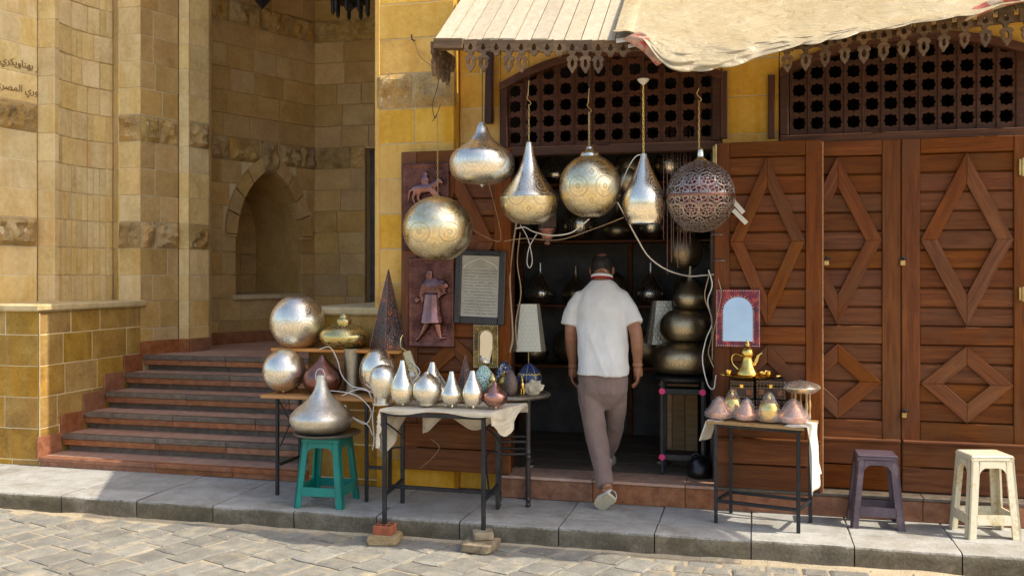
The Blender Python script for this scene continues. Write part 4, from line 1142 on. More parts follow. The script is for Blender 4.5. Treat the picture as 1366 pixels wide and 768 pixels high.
def hook_chain(t, px, y_lamp, y_chain, y_hook, Y, mat, wire_to, ztop=None):
    """links from the lamp up to a hook, then a wire to the awning"""
    a, b, c = W(px, y_lamp, Y), W(px, y_chain, Y), W(px, y_hook, Y)
    put(links(b, a), 'chain', mat, t, 60)
    pts = [b + Vector((.0, 0, -.004)), b + Vector((.011, 0, .004)), b + Vector((.011, 0, .014)), b + Vector((-.002, 0, .028)), b + Vector((-.012, 0, .045)), b + Vector((-.006, 0, .06)), c]
    put(MB().tube(catmull(pts, 4), .0028, 5), 'hook', mat, t, 60)
    put(MB().tube(catmull([c, c.lerp(Vector(wire_to), .5) + Vector((.006, 0, 0)), wire_to], 5), .0022, 4), 'wire', M['wire'], t, 60)
YH = -.60
def roof(px, Y=YH):
    X = W(px, 60, Y).x; return Vector((X, Y, zf(X) + SL*(Y+.8) - .02))
hp = W(643, 163, YH)
t, mp, H = lamp('hanging_lamp', 'squat onion shaped silver lamp hanging by a cord under the awning corner', 643, YH,
    [(245.5,1),(245,16),(243,27),(236,38),(226,42.6),(214,43),(204,38.5),(196,28),(188,17.5),(179,10.5),(170,7),(163.5,4)], M['silver'], cat='hanging lamp')
put(MB().tube([W(643.5, 166, YH), W(643.5, 100, YH), roof(643.5)], .003, 5), 'cord', M['wire'], t, 60)
put(MB().lathe([(.02, -.003), (.012, -.012), (.004, -.02)], 10), 'bottom_knob', M['silver'], t, 40, local=True)
t, mp, H = lamp('hanging_lamp', 'silver bottle lamp with sharp shoulder line and engraved golden bowl, hanging', 706, YH,
    [(299,1),(298.5,14),(296,22),(288,31),(278,36.7),(268,39),(263.5,39.3)], M['goldlamp'], cat='hanging lamp')
pr = [(hw*mp, (299-py)*mp) for py, hw in [(263.2,39.5),(259,36.5),(250,29.5),(240,22.5),(228,15),(215,10),(203,6.5),(195,5),(190,3.6)]]
put(MB().lathe(spl(pr, 4), 48), 'neck', M['silver_plain'], t, 50, local=True)
hook_chain(t, 705.5, 191, 140, 108, YH, M['chain'], roof(703))
t, mp, H = lamp('hanging_lamp', 'round silver globe lamp with small bell cap, hanging above the walking man', 787, YH, circ(249, 41, 42.5, 20, 9), M['goldlamp'], cat='hanging lamp')
put(MB().lathe(spl([(13.5*mp, 80*mp), (12*mp, 84.5*mp), (8*mp, 87*mp), (5.5*mp, 90*mp), (4.5*mp, 93*mp), (1*mp, 94*mp)], 3), 24), 'cap', M['silver_plain'], t, 50, local=True)
hook_chain(t, 786, 199, 150, 118, YH, M['chain'], roof(784))
t, mp, H = lamp('hanging_lamp', 'slim smooth silver teardrop lamp hanging on a long gilt chain', 859, YH,
    [(299,1),(298.6,20),(297.5,21.8),(294,22.4),(286,26.5),(275,28.5),(264,28),(251,23.2),(238,16.5),(225,10.5),(214,6.3),(205,3.6)], M['silver_plain'], cat='hanging lamp')
put(links(W(858, 112, YH), W(858.5, 206, YH)), 'chain', M['brass'], t, 60)
put(MB().lathe(spl([(.002, -.03), (.014, -.022), (.03, -.006), (.034, 0), (.032, .006), (.01, .008)], 3), 20, W(858, 107, YH)), 'ceiling_rose', M['oilcloth2'], t, 50)
put(MB().tube([W(858, 106, YH), roof(858)], .003, 4), 'wire', M['wire'], t)
# pierced filigree globe
cg = W(934.5, 262, YH); mpg = MPP(934.5, YH); rg = 45.3*mpg
t = thing('hanging_lamp', 'openwork filigree metal globe lamp with reddish lining, hanging by the right door leaf', 'hanging lamp', (cg.x, cg.y, cg.z))
def keep(u, v):
    th = (v*2-1); lat = th*90
    if abs(lat) < 2.6 or abs(lat) > 84: return True
    a = (u*12) % 1 - .5; row = (lat+90)/25.7; b = row % 1 - .5
    if int(row) % 2: a = (u*12 + .5) % 1 - .5
    q = math.hypot(a*1.9, b*1.9); an = math.atan2(b, a)
    if .80 < q < .93 or .40 < q < .50: return True
    if q < .40: return math.cos(an*6) > .35 or q < .1
    if q < .80: return abs(math.cos(an*4)) < .42 or abs(math.sin(q*26 + an*2)) < .18
    return abs(math.sin(a*40)) < .45
def gs(u, v):
    la = (v-.5)*math.pi; return (rg*math.cos(la)*math.cos(2*math.pi*u), rg*math.cos(la)*math.sin(2*math.pi*u), rg*1.06*math.sin(la))
o = put(MB().grid(gs, 300, 130, keep=keep), 'filigree_shell', M['filigree'], t, 180, local=True); s_ = o.modifiers.new('s', 'SOLIDIFY'); s_.thickness = .0025
put(MB().lathe([(rg*1.004, -.008), (rg*1.02, -.004), (rg*1.02, .004), (rg*1.004, .008)], 64), 'band', M['copper'], t, 40, local=True)
put(MB().lathe(globe_prof(rg*.60), 32, (0, 0, -rg*.60)), 'glass_liner', M['redglass'], t, 180, local=True)
put(MB().lathe(spl([(11*mpg, 46*mpg), (8*mpg, 49*mpg), (4.6*mpg, 52*mpg), (4.2*mpg, 58*mpg), (3*mpg, 63*mpg), (1*mpg, 65*mpg)], 3), 20), 'cap', M['silver_plain'], t, 50, local=True)
hook_chain(t, 932.5, 198, 135, 118, YH, M['chain'], roof(931))
# big globe beside the pillar
t, mp, H = lamp('hanging_lamp', 'large engraved silver globe lamp hanging in front of the copper horse plaque', 584, YH, circ(305.5, 46.6, 43.8, 18, 12), M['goldlamp'], cat='hanging lamp')
put(links(W(583.5, 150, YH), W(584, 263, YH), .007, .0015), 'chain', M['chain'], t, 60)
put(MB().tube(catmull([W(583.5, 150, YH), W(580, 158, YH), W(577, 140, YH), W(583, 118, YH), W(587, 95, YH), roof(594)], 5), .0026, 4), 'wire', M['wire'], t, 60)
put(MB().tube([W(577, 162, YH), W(584, 150, YH), W(588, 138, YH)], .0022, 4), 'tie_wire', M['wire'], t)
# smaller ones inside the doorway
t, mp, H = lamp('hanging_lamp', 'small dull brass globe hanging behind the smooth teardrop lamp', 838, .35, circ(241, 13, 17, 15, 12), M['bronze'], cat='hanging lamp')
put(MB().tube([W(840, 224, .35), W(841, 160, .35)], .002, 4), 'cord', M['wire'], t)
t, mp, H = lamp('hanging_lamp', 'little carved copper lantern hanging in the doorway on a white cable', 730, .05,
    [(328,2),(325,5),(322,4),(319,8),(313,9.5),(308,12),(305,13),(304,11)], M['copper'], cat='hanging lamp', sm=3)
put(MB().lathe([(.05, .118), (.06, .122), (.06, .23), (.05, .235)], 6, cap=False), 'open_cage', M['wire'], t, 0, local=True)
for k in range(6):
    a = math.pi*k/3; put(MB().tube([(math.cos(a)*.055, math.sin(a)*.055, .11), (math.cos(a)*.055, math.sin(a)*.055, .36)], .003, 4), 'rod', M['wire'], t, local=True)
t, mp, H = lamp('hanging_lamp', 'dark bronze globe hanging above the stacked lamps inside the door', 913, .55, circ(336, 24, 26, 15, 12), M['darkbronze'], cat='hanging lamp')
put(MB().tube([W(913, 311, .55), W(913, 190, .55)], .002, 4), 'cord', M['wire'], t)
for k in range(9):
    px = 886 + k*4.3 + R.uniform(-1, 1); a = W(px, 255, .42); b = W(px, 318 + R.uniform(0, 55), .42)
    if k == 0: tas = thing('bead_tassels', 'thin reddish bead strings hanging behind the filigree globe', 'tassels', (a.x, a.y, a.z))
    put(MB().tube([a + Vector((0,0,.45)), b], .0025, 4), 'bead_string', M['copper'], tas)

# ---------------- left display: two-tier shelf table with lamps
zs1, zs2 = .683, .985
sA, sB = W(352, 525, -.30), W(545, 525, -.30)
tb = thing('shelf_table', 'two-tier plank table on thin black steel legs before the steps', 'table', (-2.8, -.15, 0))
bar('lower_board', (sA.x, -.15, zs1-.011), (sB.x, -.15, zs1-.011), .40, .022, M['shelf_wood'], tb, (0,0,1))
uA, uB = W(372, 465, -.03), W(532, 465, -.03)
bar('upper_board', (uA.x, -.04, zs2-.011), (uB.x+.05, -.04, zs2-.011), .22, .022, M['shelf_wood'], tb, (0,0,1))
for (px, Y) in ((370, -.30), (489, -.33)):
    X = W(px, 600, Y).x; put(MB().cbox(X-.011, X+.011, Y-.011, Y+.011, 0, zs1-.022, .003), 'leg', M['steel'], tb)
for (px, Y) in ((400, .04), (520, .04)):
    X = W(px, 600, Y).x; put(MB().cbox(X-.011, X+.011, Y-.011, Y+.011, 0, zs1-.022, .003), 'leg', M['steel'], tb)
x1_, x2_ = W(370, 600, -.30).x, W(489, 600, -.33).x
put(MB().tube([(x1_, -.30, .66), (x1_+.10, -.3, .5), (x1_+.02, -.3, .33)], .006, 5), 'scroll_brace', M['steel'], tb, 60)
put(MB().cbox(x2_-.01, x2_+.13, -.34, -.322, .22, .24, .003), 'stretcher', M['steel'], tb)
put(MB().cbox(x1_+.012, x1_+.03, -.31, .06, .20, .22, .003), 'stretcher', M['steel'], tb)
for X in (uA.x+.06, (uA.x+uB.x)/2, uB.x): put(MB().cbox(X-.05, X+.05, -.01, .05, zs1+.0005, zs2-.0225, .004), 'upright', M['shelf_wood'], tb)
t, mp, H = lamp('globe_lamp', 'largest silver globe with flat top, on the upper board', 397, -.05, circ(426, 36.3, 36.5, 22, 24), M['silver'], zs2)
t, mp, H = lamp('lidded_lamp', 'flattened golden lamp with stepped knob lid, on the upper board', 459, -.05,
    [(463,1),(462.5,14),(460,23),(453,31),(445,32.7),(438,28),(433,19),(430.5,11)], M['brass_dull'], zs2)
put(MB().lathe(spl([(9.6*mp, 32*mp), (10*mp, 35*mp), (9.6*mp, 39*mp), (6.5*mp, 41*mp), (6*mp, 43*mp), (3*mp, 46*mp), (.6*mp, 48*mp)], 3), 28), 'knob_lid', M['brass_dull'], t, 40, local=True)
def pyramid(label, apex, base_y, hw, Y, zb, mat, rz):
    b = W(apex[0], base_y, Y); mp = MPP(apex[0], Y); t = thing('pyramid_lamp', label, 'lamp', (b.x, b.y, zb), rz)
    h = (base_y - apex[1])*mp; s = hw*mp
    for k in range(4):
        a0, a1 = rad(45 + 90*k), rad(135 + 90*k); r2 = s*math.sqrt(2)
        A = Vector((math.cos(a0)*r2, math.sin(a0)*r2, .012)); B = Vector((math.cos(a1)*r2, math.sin(a1)*r2, .012)); T = Vector((0, 0, h))
        put(MB().add([A, B, T], [(0, 1, 2)]), 'side_panel', mat, t, local=True)
        put(MB().tube([A, T], .004, 5), 'edge_strip', M['copper'], t, local=True); put(MB().tube([A, B], .005, 5), 'base_strip', M['copper'], t, local=True)
    put(MB().cbox(-s, s, -s, s, 0, .012, .002), 'base', M['darkbronze'], t, local=True)
pyramid('tall dark pierced pyramid lamp with orange glints, on the upper board', (518, 360), 466, 17.5, -.03, zs2, M['pierced'], rad(-32))
t, mp, H = lamp('globe_lamp', 'silver globe on the lower board beside the dark copper onion lamp', 379, -.2, circ(491, 28.4, 28.6, 18, 4), M['silver'], zs1+.012); feet(t, .05, M['silver_plain'], .004)
t, mp, H = lamp('onion_lamp', 'dark copper onion lamp on the lower board between globe and cylinder', 430, -.18,
    [(522,1),(521.5,9),(518,18),(511,24),(502,25.6),(493,22.5),(485,15.5),(478,7.5),(471,2.4)], M['copper'], zs1)
t, mp, H = lamp('cylinder_lamp', 'slightly waisted tarnished silver cylinder on the lower board', 470, -.1, [(524,11.5),(515,11),(500,10.4),(485,10.8),(470,12),(464.5,12.6)], M['tarnish'], zs1)
t, mp, H = lamp('oval_lamp', 'upright oval silver lamp leaning behind the bulb shaped lamp', 504, -.16, circ(493, 24.7, 31.5, 14, 9), M['silver_plain'], zs1)

# ---------------- green stool with tray and big onion lamp
def stool(name, label, loc, rz, sw_, bw, h, mat, lw=.05, sd=None, bd=None):
    """moulded plastic stool: sw_/bw half widths at seat and floor, sd/bd half depths"""
    sd = sd or sw_; bd = bd or bw
    t = thing(name, label, 'stool', loc, rz)
    def side(poly, q, T=.012):
        # poly in (a, b): a across at height b, a given as fraction of half width sign plus inset
        vs = []; fl = (q % 2 == 1)
        for dp in (0, T):
            for (sg, ins, b) in poly:
                k = b/h; wx = bw + (sw_-bw)*k; wy = bd + (sd-bd)*k
                ax, ay = (wy, wx) if fl else (wx, wy)
                vs.append(Matrix.Rotation(math.pi/2*q, 3, 'Z') @ Vector((sg*(ax-ins), -(ay - dp), b)))
        n = len(poly); return vs, [tuple(range(n)), tuple(range(n, 2*n))[::-1]] + [(i, i+n, (i+1) % n + n, (i+1) % n) for i in range(n)]
    wmin = min(sw_, sd)
    for q in range(4):
        m = MB()
        q2 = (q+1) % 4
        m.add(*side([(1, lw, 0), (1, 0, 0), (1, 0, h-.03), (1, lw*1.05, h-.03)], q)); m.add(*side([(-1, 0, 0), (-1, lw, 0), (-1, lw*1.05, h-.03), (-1, 0, h-.03)], q2))
        put(m, 'leg', mat, t, 0, True, local=True)
        hb = h*.17; m = MB().add(*side([(-1, lw-.004, hb), (1, lw-.004, hb), (1, lw-.004, hb+.055), (-1, lw-.004, hb+.055)], q, .010)); put(m, 'crossbar', mat, t, 0, True, local=True)
        ht = h*.74; A = []
        wk = (bd + (sd-bd)*.85) if q % 2 else (bw + (sw_-bw)*.85)
        top = h-.028
        n = 7; arcp = []
        for i in range(n+1):
            a = math.pi/2*i/n; arcp.append((1, lw + .042*(1-math.cos(a)), ht + .052*math.sin(a)))
        poly = [(1, lw, ht)] + arcp[1:] + [(-1, i, b) for _, i, b in arcp[::-1][:-1]] + [(-1, lw, ht), (-1, lw*.9, top), (1, lw*.9, top)]
        m = MB().add(*side(poly, q, .0105)); put(m, 'apron', mat, t, 0, True, local=True)
        put(MB().add(*side([(-1, .004, h-.034), (1, .004, h-.034), (1, -.004, h-.012), (-1, -.004, h-.012)], q, .014)), 'rim', mat, t, 0, True, local=True)
    o = put(MB().cbox(-sw_-.002, sw_+.002, -sd-.002, sd+.002, h-.016, h, .012), 'seat', mat, t, local=True)
    return t
gs_ = stool('plastic_stool', 'green plastic stool carrying a tray and an onion lamp', (-2.71, -.415, 0), rad(4), .125, .165, .445, M['green_plastic'], .045)
t = thing('metal_tray', 'round dull metal tray on the green stool', 'tray', (-2.71, -.415, .445))
put(MB().lathe([(.08, .0), (.19, .002), (.215, .012), (.221, .02), (.216, .022), (.2, .014), (.02, .008)], 48), 'dish', M['tarnish'], t, 40, local=True)
mpS = MPP(429, -.415)
t, mp, H = lamp('onion_lamp', 'large silver onion lamp standing on the tray over the green stool', 429, -.415,
    [(585,1),(584.5,20),(582,31),(575,39),(567,42),(560.5,41),(553,34.5),(545,24.5),(535,14.5),(525,9),(515,6.8),(509,6.2),(507,4)], M['silver_fine'], .457)
put(MB().tube([Vector((math.cos(a)*.034, -.02, .375 + .05*math.sin(a))) for a in [2*math.pi*k/14 for k in range(15)]], .0025, 5), 'cable_loop', M['cable'], t, 60, local=True)

# ---------------- table 1 on bricks, with cloth and small lamps
YT0, YT1 = -.745, -.30
lx = [W(513, 600, YT0).x, W(645, 600, YT0).x]; bx_ = [W(537, 600, YT1).x, W(664, 600, YT1).x]
TZ = .672
t = thing('lamp_table', 'black steel table with cream cloth, its front legs on bricks in the street', 'table', ((lx[0]+lx[1])/2, -.5, 0))
zl = -.018
for X, Y, z in ((lx[0], YT0, zl), (lx[1], YT0, zl+.005), (bx_[0], YT1, 0), (bx_[1], YT1, 0)):
    m = MB().cbox(X-.012, X+.012, Y-.012, Y+.012, z, TZ-.03, .002); put(m, 'leg', M['steel'], t)
def rod(a, b, name, par, mat=None, w_=.022, th=.022): bar(name, a, b, w_, th, mat or M['steel'], par)
rod((lx[0], YT0, TZ-.018), (lx[1], YT0, TZ-.018), 'rail', t, w_=.03); rod((bx_[0], YT1, TZ-.018), (bx_[1], YT1, TZ-.018), 'rail', t, w_=.03)
for k in (0, 1):
    rod((lx[k], YT0, TZ-.019), (bx_[k], YT1, TZ-.019), 'rail', t, w_=.028); rod((lx[k], YT0, .155), (bx_[k], YT1, .155), 'stretcher', t, w_=.02)
rod(((lx[0]+bx_[0])/2-.03, -.52, .16), ((lx[1]+bx_[1])/2+.02, -.5, .15), 'stretcher', t)
for k in (0, 1): put(MB().tube(catmull([(lx[k], YT0+.01, .6), (lx[k]+.05, -.6, .5), (lx[k]+.04, -.55, .42), (bx_[k]-.04, -.42, .36), (lx[k]+.02, YT0+.05, .2)], 5), .006, 5), 'scroll_brace', M['steel'], t, 60)
put(MB().cbox(lx[0]-.02, bx_[1]+.02, YT0-.012, YT1+.012, TZ-.003, TZ+.006, .003), 'table_top', M['shelf_wood'], t)
# cloth
def cloth(name, label, x0, x1, y0, y1, z, L, Rr, Fr, Bk, mat, seed, skew=0.0):
    nu, nv = 90, 60
    def f(u, v):
        a = -1.0 + 3*u; b = -1.0 + 3*v
        def ov(k, lo, hi, p):
            if k < 0: return max(0., 0), -k*lo(p)
            if k > 1: return 1., (k-1)*hi(p)
            return k, 0.
        bb = min(max(b, 0), 1); aa = min(max(a, 0), 1)
        ka, da = ov(a, L, Rr, bb); kb, db = ov(b, Fr, Bk, aa)
        x = x0 + (x1-x0)*ka + skew*kb; y = y0 + (y1-y0)*kb; zz = z
        fold = .022*noise.noise((a*4.1+seed, b*4.7, seed)) + .010*noise.noise((a*10+seed, b*10, 2))
        d = math.hypot(da, db)
        if a < 0: x -= .006 + .10*min(da, .12)*.5 + fold*min(1, da*14)
        if a > 1: x += .006 + .30*min(da, .2)*.5 - fold*min(1, da*14)
        if b < 0: y -= .004 + .05*min(db, .2) + fold*min(1, db*14)
        if b > 1: y += .006 + .05*min(db, .2) + fold*min(1, db*14)
        zz -= d - (.010*noise.noise((a*5+seed, b*5, 7)) if d == 0 else 0)*.6
        return (x, y, zz)
    o = put(MB().grid(f, nu, nv), name, mat, None, 180); s_ = o.modifiers.new('s', 'SOLIDIFY'); s_.thickness = .0025; s_.offset = 1
    return tag(o, label, 'cloth')
cloth('table_cloth', 'creased cream oilcloth draped over the brass lamp table', lx[0]-.02, lx[1]+.045, YT0-.014, YT1+.03, TZ+.009,
      lambda p: .055 + .22*math.exp(-((p-.15)/.35)**2), lambda p: .02 + .14*math.exp(-((p-.30)/.30)**2), lambda p: .016 + .012*math.sin(p*9),
      lambda p: .06 + .13*math.exp(-((p-.50)/.22)**2) + .16*math.exp(-(p/.16)**2), M['oilcloth'], 2.2, .10)
ZT1 = TZ + .0135
small = [
 ('teardrop_lamp', 'small silver teardrop lamp beside the bulb shaped lamp on the cloth', 537, -.62, [(545,1),(544.5,8),(540,13.3),(531,16),(521,15.6),(511,11.8),(501,7),(493,4.2),(487,3)], 'silver_plain'),
 ('bottle_lamp', 'round bellied silver bottle lamp with a short tip on the cloth', 570, -.62, [(547,11),(545,11.4),(543,12.5),(537,17.8),(528,19.4),(519,17.7),(511,12),(506,5.5),(503,3)], 'silver'),
 ('teardrop_lamp', 'smallest silver teardrop lamp with sharp waistline on the cloth', 602.5, -.63, [(547,1),(546.5,5),(541,12),(534,14.6),(529,14.2),(522,10.3),(514,6.4),(507,4.2),(501,2.7)], 'silver_plain'),
 ('teardrop_lamp', 'bright slender silver teardrop lamp next to the copper onion on the cloth', 630.5, -.63, [(546,1),(545.5,6),(541,11),(532,13.6),(523,13),(512,8.6),(505,5.2),(498,2.8)], 'silver_plain'),
 ('onion_lamp', 'small shiny copper onion lamp at the corner of the cloth', 660.5, -.60, [(541,1),(540.5,8),(537,13),(531,16.1),(524,15.6),(518,10.5),(512,5),(507,1.4)], 'copper_bright'),
 ('teardrop_lamp', 'taller pale silver teardrop lamp behind the front row on the cloth', 577, -.42, [(529,1),(528.5,13),(523,20),(514,21.6),(506,18.6),(496,12),(486,6),(478,3)], 'silver_plain')]
for nm, lb, cx, Y, pr, mt in small:
    t, mp, H = lamp(nm, lb, cx, Y, pr, M[mt], ZT1 + .012); feet(t, 8*mp, M['silver_plain'], .003, 3, .005)
t, mp, H = lamp('bulb_lamp', 'bulb shaped silver lamp on a waisted foot at the end of the cloth', 511, -.60,
    [(541,13),(539,13),(537,8.5),(534,9.5),(530,12),(520,15.5),(513,17.2),(505,17.6),(497,15.6),(491,11),(488,4),(487.5,1)], M['silver'], ZT1, sm=4)
pyramid('small dark pierced pyramid lamp behind the teardrop lamps', (621, 465), 528, 10.5, -.36, ZT1, M['pierced'], rad(-32))
# bricks and stones that level the legs
def lump(label, name, X, Y, z0, sx, sy, sz, mat, seed, rz, smooth=30):
    m = MB().ell((0,0,0), 1, 22, 14); 
    for i, p in enumerate(m.v):
        e = .30; q = Vector((math.copysign(abs(p.x)**e, p.x), math.copysign(abs(p.y)**e, p.y), math.copysign(abs(p.z)**e, p.z)))
        n = 1 + .11*noise.noise(q*1.6 + Vector((seed, 0, 0))) + .05*noise.noise(q*4 + Vector((seed, 5, 0)))
        q = Vector((q.x*sx*n, q.y*sy*n, min(q.z*n, 1.0)*sz)); m.v[i] = Vector((q.x, q.y, max(q.z, -sz)))
    o = put(m, name, mat, None, smooth); o.location = (X, Y, z0+sz); o.rotation_euler = (0, 0, rz); return tag(o, label, name.replace('_', ' '))
lump('rough brown building stone under the red brick at the kerb', 'stone', lx[0]+.01, -.765, ZS-.004, .092, .10, .026, M['fieldstone'], 1, .1)
lump('rounded pale stone under the mottled broken brick at the kerb', 'stone', lx[1]-.01, -.775, ZS-.004, .098, .10, .031, M['fieldstone2'], 5, -.1)
# hollow red brick
t = thing('brick', 'half a red hollow brick under a table leg', 'brick', (lx[0]+.005, -.755, ZS+.046), .06)
put(MB().cbox(-.06, .06, -.052, .052, 0, .056, .004), 'brick_body', M['brick'], t, local=True)
for k in (-1, 0, 1):
    put(MB().lathe([(.011, .054), (.012, .0565)], 12, (k*.036, -.026, 0)), 'core_hole', M['black_bag'], t, local=True); put(MB().lathe([(.011, .054), (.012, .0565)], 12, (k*.036, .026, 0)), 'core_hole', M['black_bag'], t, local=True)
lump('mottled broken brick on the rounded stone under a table leg', 'brick_piece', lx[1]+.0, -.755, ZS+.056, .060, .055, .026, M['fieldstone2'], 9, .4)

# ---------------- round turned-leg side table and its ornaments
cT = W(685, 527, -.12); ZR = .725
t = thing('side_table', 'round dark table on black turned legs beside the shop door', 'table', (cT.x, cT.y, 0))
put(MB().lathe([(.20, ZR-.028), (.235, ZR-.024), (.245, ZR-.012), (.236, ZR), (.228, ZR+.004), (.22, ZR-.002), (.01, ZR-.002)], 48), 'table_top', M['tarnish'], t, 40, local=True)
for k in range(4):
    a = math.pi/4 + math.pi/2*k + .25; X, Y = math.cos(a)*.135, math.sin(a)*.135
    put(MB().lathe(spl([(.012, 0), (.018, .01), (.013, .03), (.02, .045), (.013, .06), (.016, .12), (.016, .3), (.02, .32), (.014, .335), (.02, .35), (.015, .4), (.018, .68), (.018, ZR-.02)], 3), 12, (X, Y, 0)), 'leg', M['turned'], t, 60, local=True)
    for z in (.34, .42):
        b = a + math.pi/2; put(MB().tube([(X, Y, z), (math.cos(b)*.135, math.sin(b)*.135, z)], .009, 7), 'stretcher', M['turned'], t, 60, local=True)
def egg(name, label, cx, y0, y1, hw, Y, zb, mat, k=.42):
    h = y0-y1; pr = [(y0, hw*.45)] + [(y0 - h*q, hw*r) for q, r in ((.06,.66),(.18,.9),(.36,1.0),(.52,.97),(.68,.82),(.82,.58),(.93,.30),(.995,.03))]
    return lamp(name, label, cx, Y, pr, mat, zb)
egg('mosaic_lamp', 'green and white mosaic egg lamp below the small arched mirror', 645.5, 515, 477, 14.6, -.20, ZR, M['mosaic_green'])
egg('mosaic_lamp', 'dark blue and white mosaic dome lamp behind the brass bell pot', 673.5, 514, 474, 13.6, .0, ZR, M['mosaic_blue'])
egg('mosaic_lamp', 'deep blue egg lamp with gilt arches under the silver lampshade', 706, 516, 477, 16.8, -.06, ZR, M['egg_blue'])
egg('pierced_lamp', 'small brown pierced dome lamp with white spotted top beside the copper onion', 681, 529, 494, 9.8, -.27, ZR, M['pierced_small'])
t, mp, H = lamp('brass_pot', 'little polished brass pot with pointed lid between the mosaic lamps', 673, -.14, [(512,5),(508,6),(506,3),(503,7),(498,8.5),(494,7),(491,4.5),(488,6),(486,3),(483,1)], M['brass'], ZR, cat='pot', sm=3)
t, mp, H = lamp('brass_pot', 'tiny brass pot with colourful foot before the green mosaic lamp', 657, -.30, [(524,6),(519,8),(512,7),(508,4),(503,5.5),(498,3.5),(494,1)], M['brass_dull'], ZR, cat='pot', sm=3)
# gilt deer
c = W(697, 526, -.24); m = MB()
m.ell((0, 0, .062), (.012, .014, .026)); m.ell((0, -.006, .098), (.007, .008, .02)); m.ell((0, -.014, .118), (.007, .014, .008))
for sx in (-1, 1):
    m.tube([(sx*.007, -.006, .05), (sx*.008, -.01, 0)], .0045, 6); m.tube([(sx*.009, .01, .05), (sx*.011, .012, 0)], .005, 6); m.tube([(sx*.004, -.006, .12), (sx*.011, -.002, .142)], [.004, .0015], 6)
o = put(None, 'deer_figurine', M['brass'], None, 180, me=remesh(m, .003, 3, 'deer')); o.location = (c.x, c.y, ZR); tag(o, 'tiny gilt deer figurine at the edge of the round table', 'figurine')
# crumpled paper wrapped ornament
c = W(712, 526, -.20); m = MB().ell((0,0,.045), 1, 14, 10)
for i, p in enumerate(m.v):
    q = p - Vector((0,0,.045)); n = 1 + .5*noise.noise(q*2.1); m.v[i] = Vector((q.x*.062*n, q.y*.04*n, .045 + q.z*.046*n))
o = put(m, 'wrapped_ornament', M['paper'], None, 0); o.location = (c.x, c.y, ZR); tag(o, 'ornament in crumpled pale paper on the round table', 'parcel')

# ---------------- floor lamps with pierced square shades
def floorlamp(label, cx, y0, y1, hwb, hwt, Y, tilt, rz, pole=True):
    b = W(cx, y0, Y); mp = MPP(cx, Y); t = thing('floor_lamp', label, 'lamp', (b.x, b.y, ZF)); z0, z1 = b.z-ZF, b.z-ZF+(y0-y1)*mp
    s0, s1 = hwb*mp*.95, hwt*mp*.95
    def ringp(s, z):
        out = []; c = s*.28
        for k in range(4):
            a = rad(90*k) + rz
            for d in (Vector((s, -s+c, 0)), Vector((s, s-c, 0))):
                q = Matrix.Rotation(a, 3, 'Z') @ d; out.append(Vector((q.x, q.y, z)))
        return out
    A, B = ringp(s0, z0), ringp(s1, z1); m = MB().add(A + B, [(i, (i+1) % 8, (i+1) % 8 + 8, i+8) for i in range(8)] + [tuple(range(8, 16))])
    o = put(m, 'shade', M['hexshade'], t, local=True); s_ = o.modifiers.new('s', 'SOLIDIFY'); s_.thickness = .002
    put(MB().lathe([(.006, .02), (.006, z0+.05)], 10), 'pole', M['brass_dull'], t, 50, local=True)
    for k in range(18):
        z = .12 + k*(z0-.2)/18; put(MB().lathe([(.006, z-.012), (.011, z), (.006, z+.012)], 10), 'pole_bead', M['brass_dull'], t, 50, local=True)
    put(MB().lathe(spl([(.062, 0), (.06, .012), (.045, .022), (.03, .03), (.034, .045), (.02, .055), (.01, .07)], 3), 24), 'base', M['tarnish'], t, 50, local=True)
floorlamp('tall lamp with pierced silver square shade on a beaded brass pole', 705, 467, 405, 24, 15.5, .36, 0, rad(14))
floorlamp('lamp with pale honeycomb shade behind the stacked bronze lamps', 884, 458, 401, 24, 14, .72, 0, rad(12))

# ---------------- wall hangings on the open left leaf
def plate(name, label, x0, x1, y0, y1, Y, cat, th=.018, tilt=0):
    a, b = W(x0, y1, Y), W(x1, y0, Y); c = (a+b)/2
    t = thing(name, label, cat, (c.x, Y, c.z)); t.rotation_euler = (0, tilt, 0); return t, (b.x-a.x)/2, (b.z-a.z)/2
def plaque(label, box, fig, voxel=.0045):
    t, hx, hz = plate('copper_plaque', label, *box, -.027, 'plaque')
    def f(u, v):
        x, z = -hx + 2*hx*u, -hz + 2*hz*v; e = min(u*hx, (1-u)*hx, v*hz, (1-v)*hz)*2
        wv = .0022*math.sin(z*420 + 1.5*math.sin(x*60) + 3*noise.noise((x*14, z*14, 0))) if e > .022 else .006*math.cos((e-.011)*140)
        return (x, -.006 - wv, z)
    put(MB().grid(f, 60, 150), 'beaten_sheet', M['repousse'], t, 180, local=True)
    put(MB().cbox(-hx, hx, -.003, .012, -hz, hz, .003), 'backing', M['repousse'], t, local=True)
    m = MB()
    st_ = .0135
    n = int(2*hz/st_)
    for i in range(n):
        for sx in (-1, 1): m.ell((sx*(hx-.006), -.008, -hz + (i+.5)*2*hz/n), (.005, .005, .0055), 6, 4)
    n = int(2*hx/st_)
    for i in range(n):
        for sz in (-1, 1): m.ell((-hx + (i+.5)*2*hx/n, -.008, sz*(hz-.006)), (.0055, .005, .005), 6, 4)
    put(m, 'bead_border', M['repousse'], t, 180, local=True)
    g = MB(); fig(g, hx, hz)
    put(None, 'relief_figure', M['repousse_hi'], t, 180, me=remesh(g, voxel, 3, 'relief'), local=True)
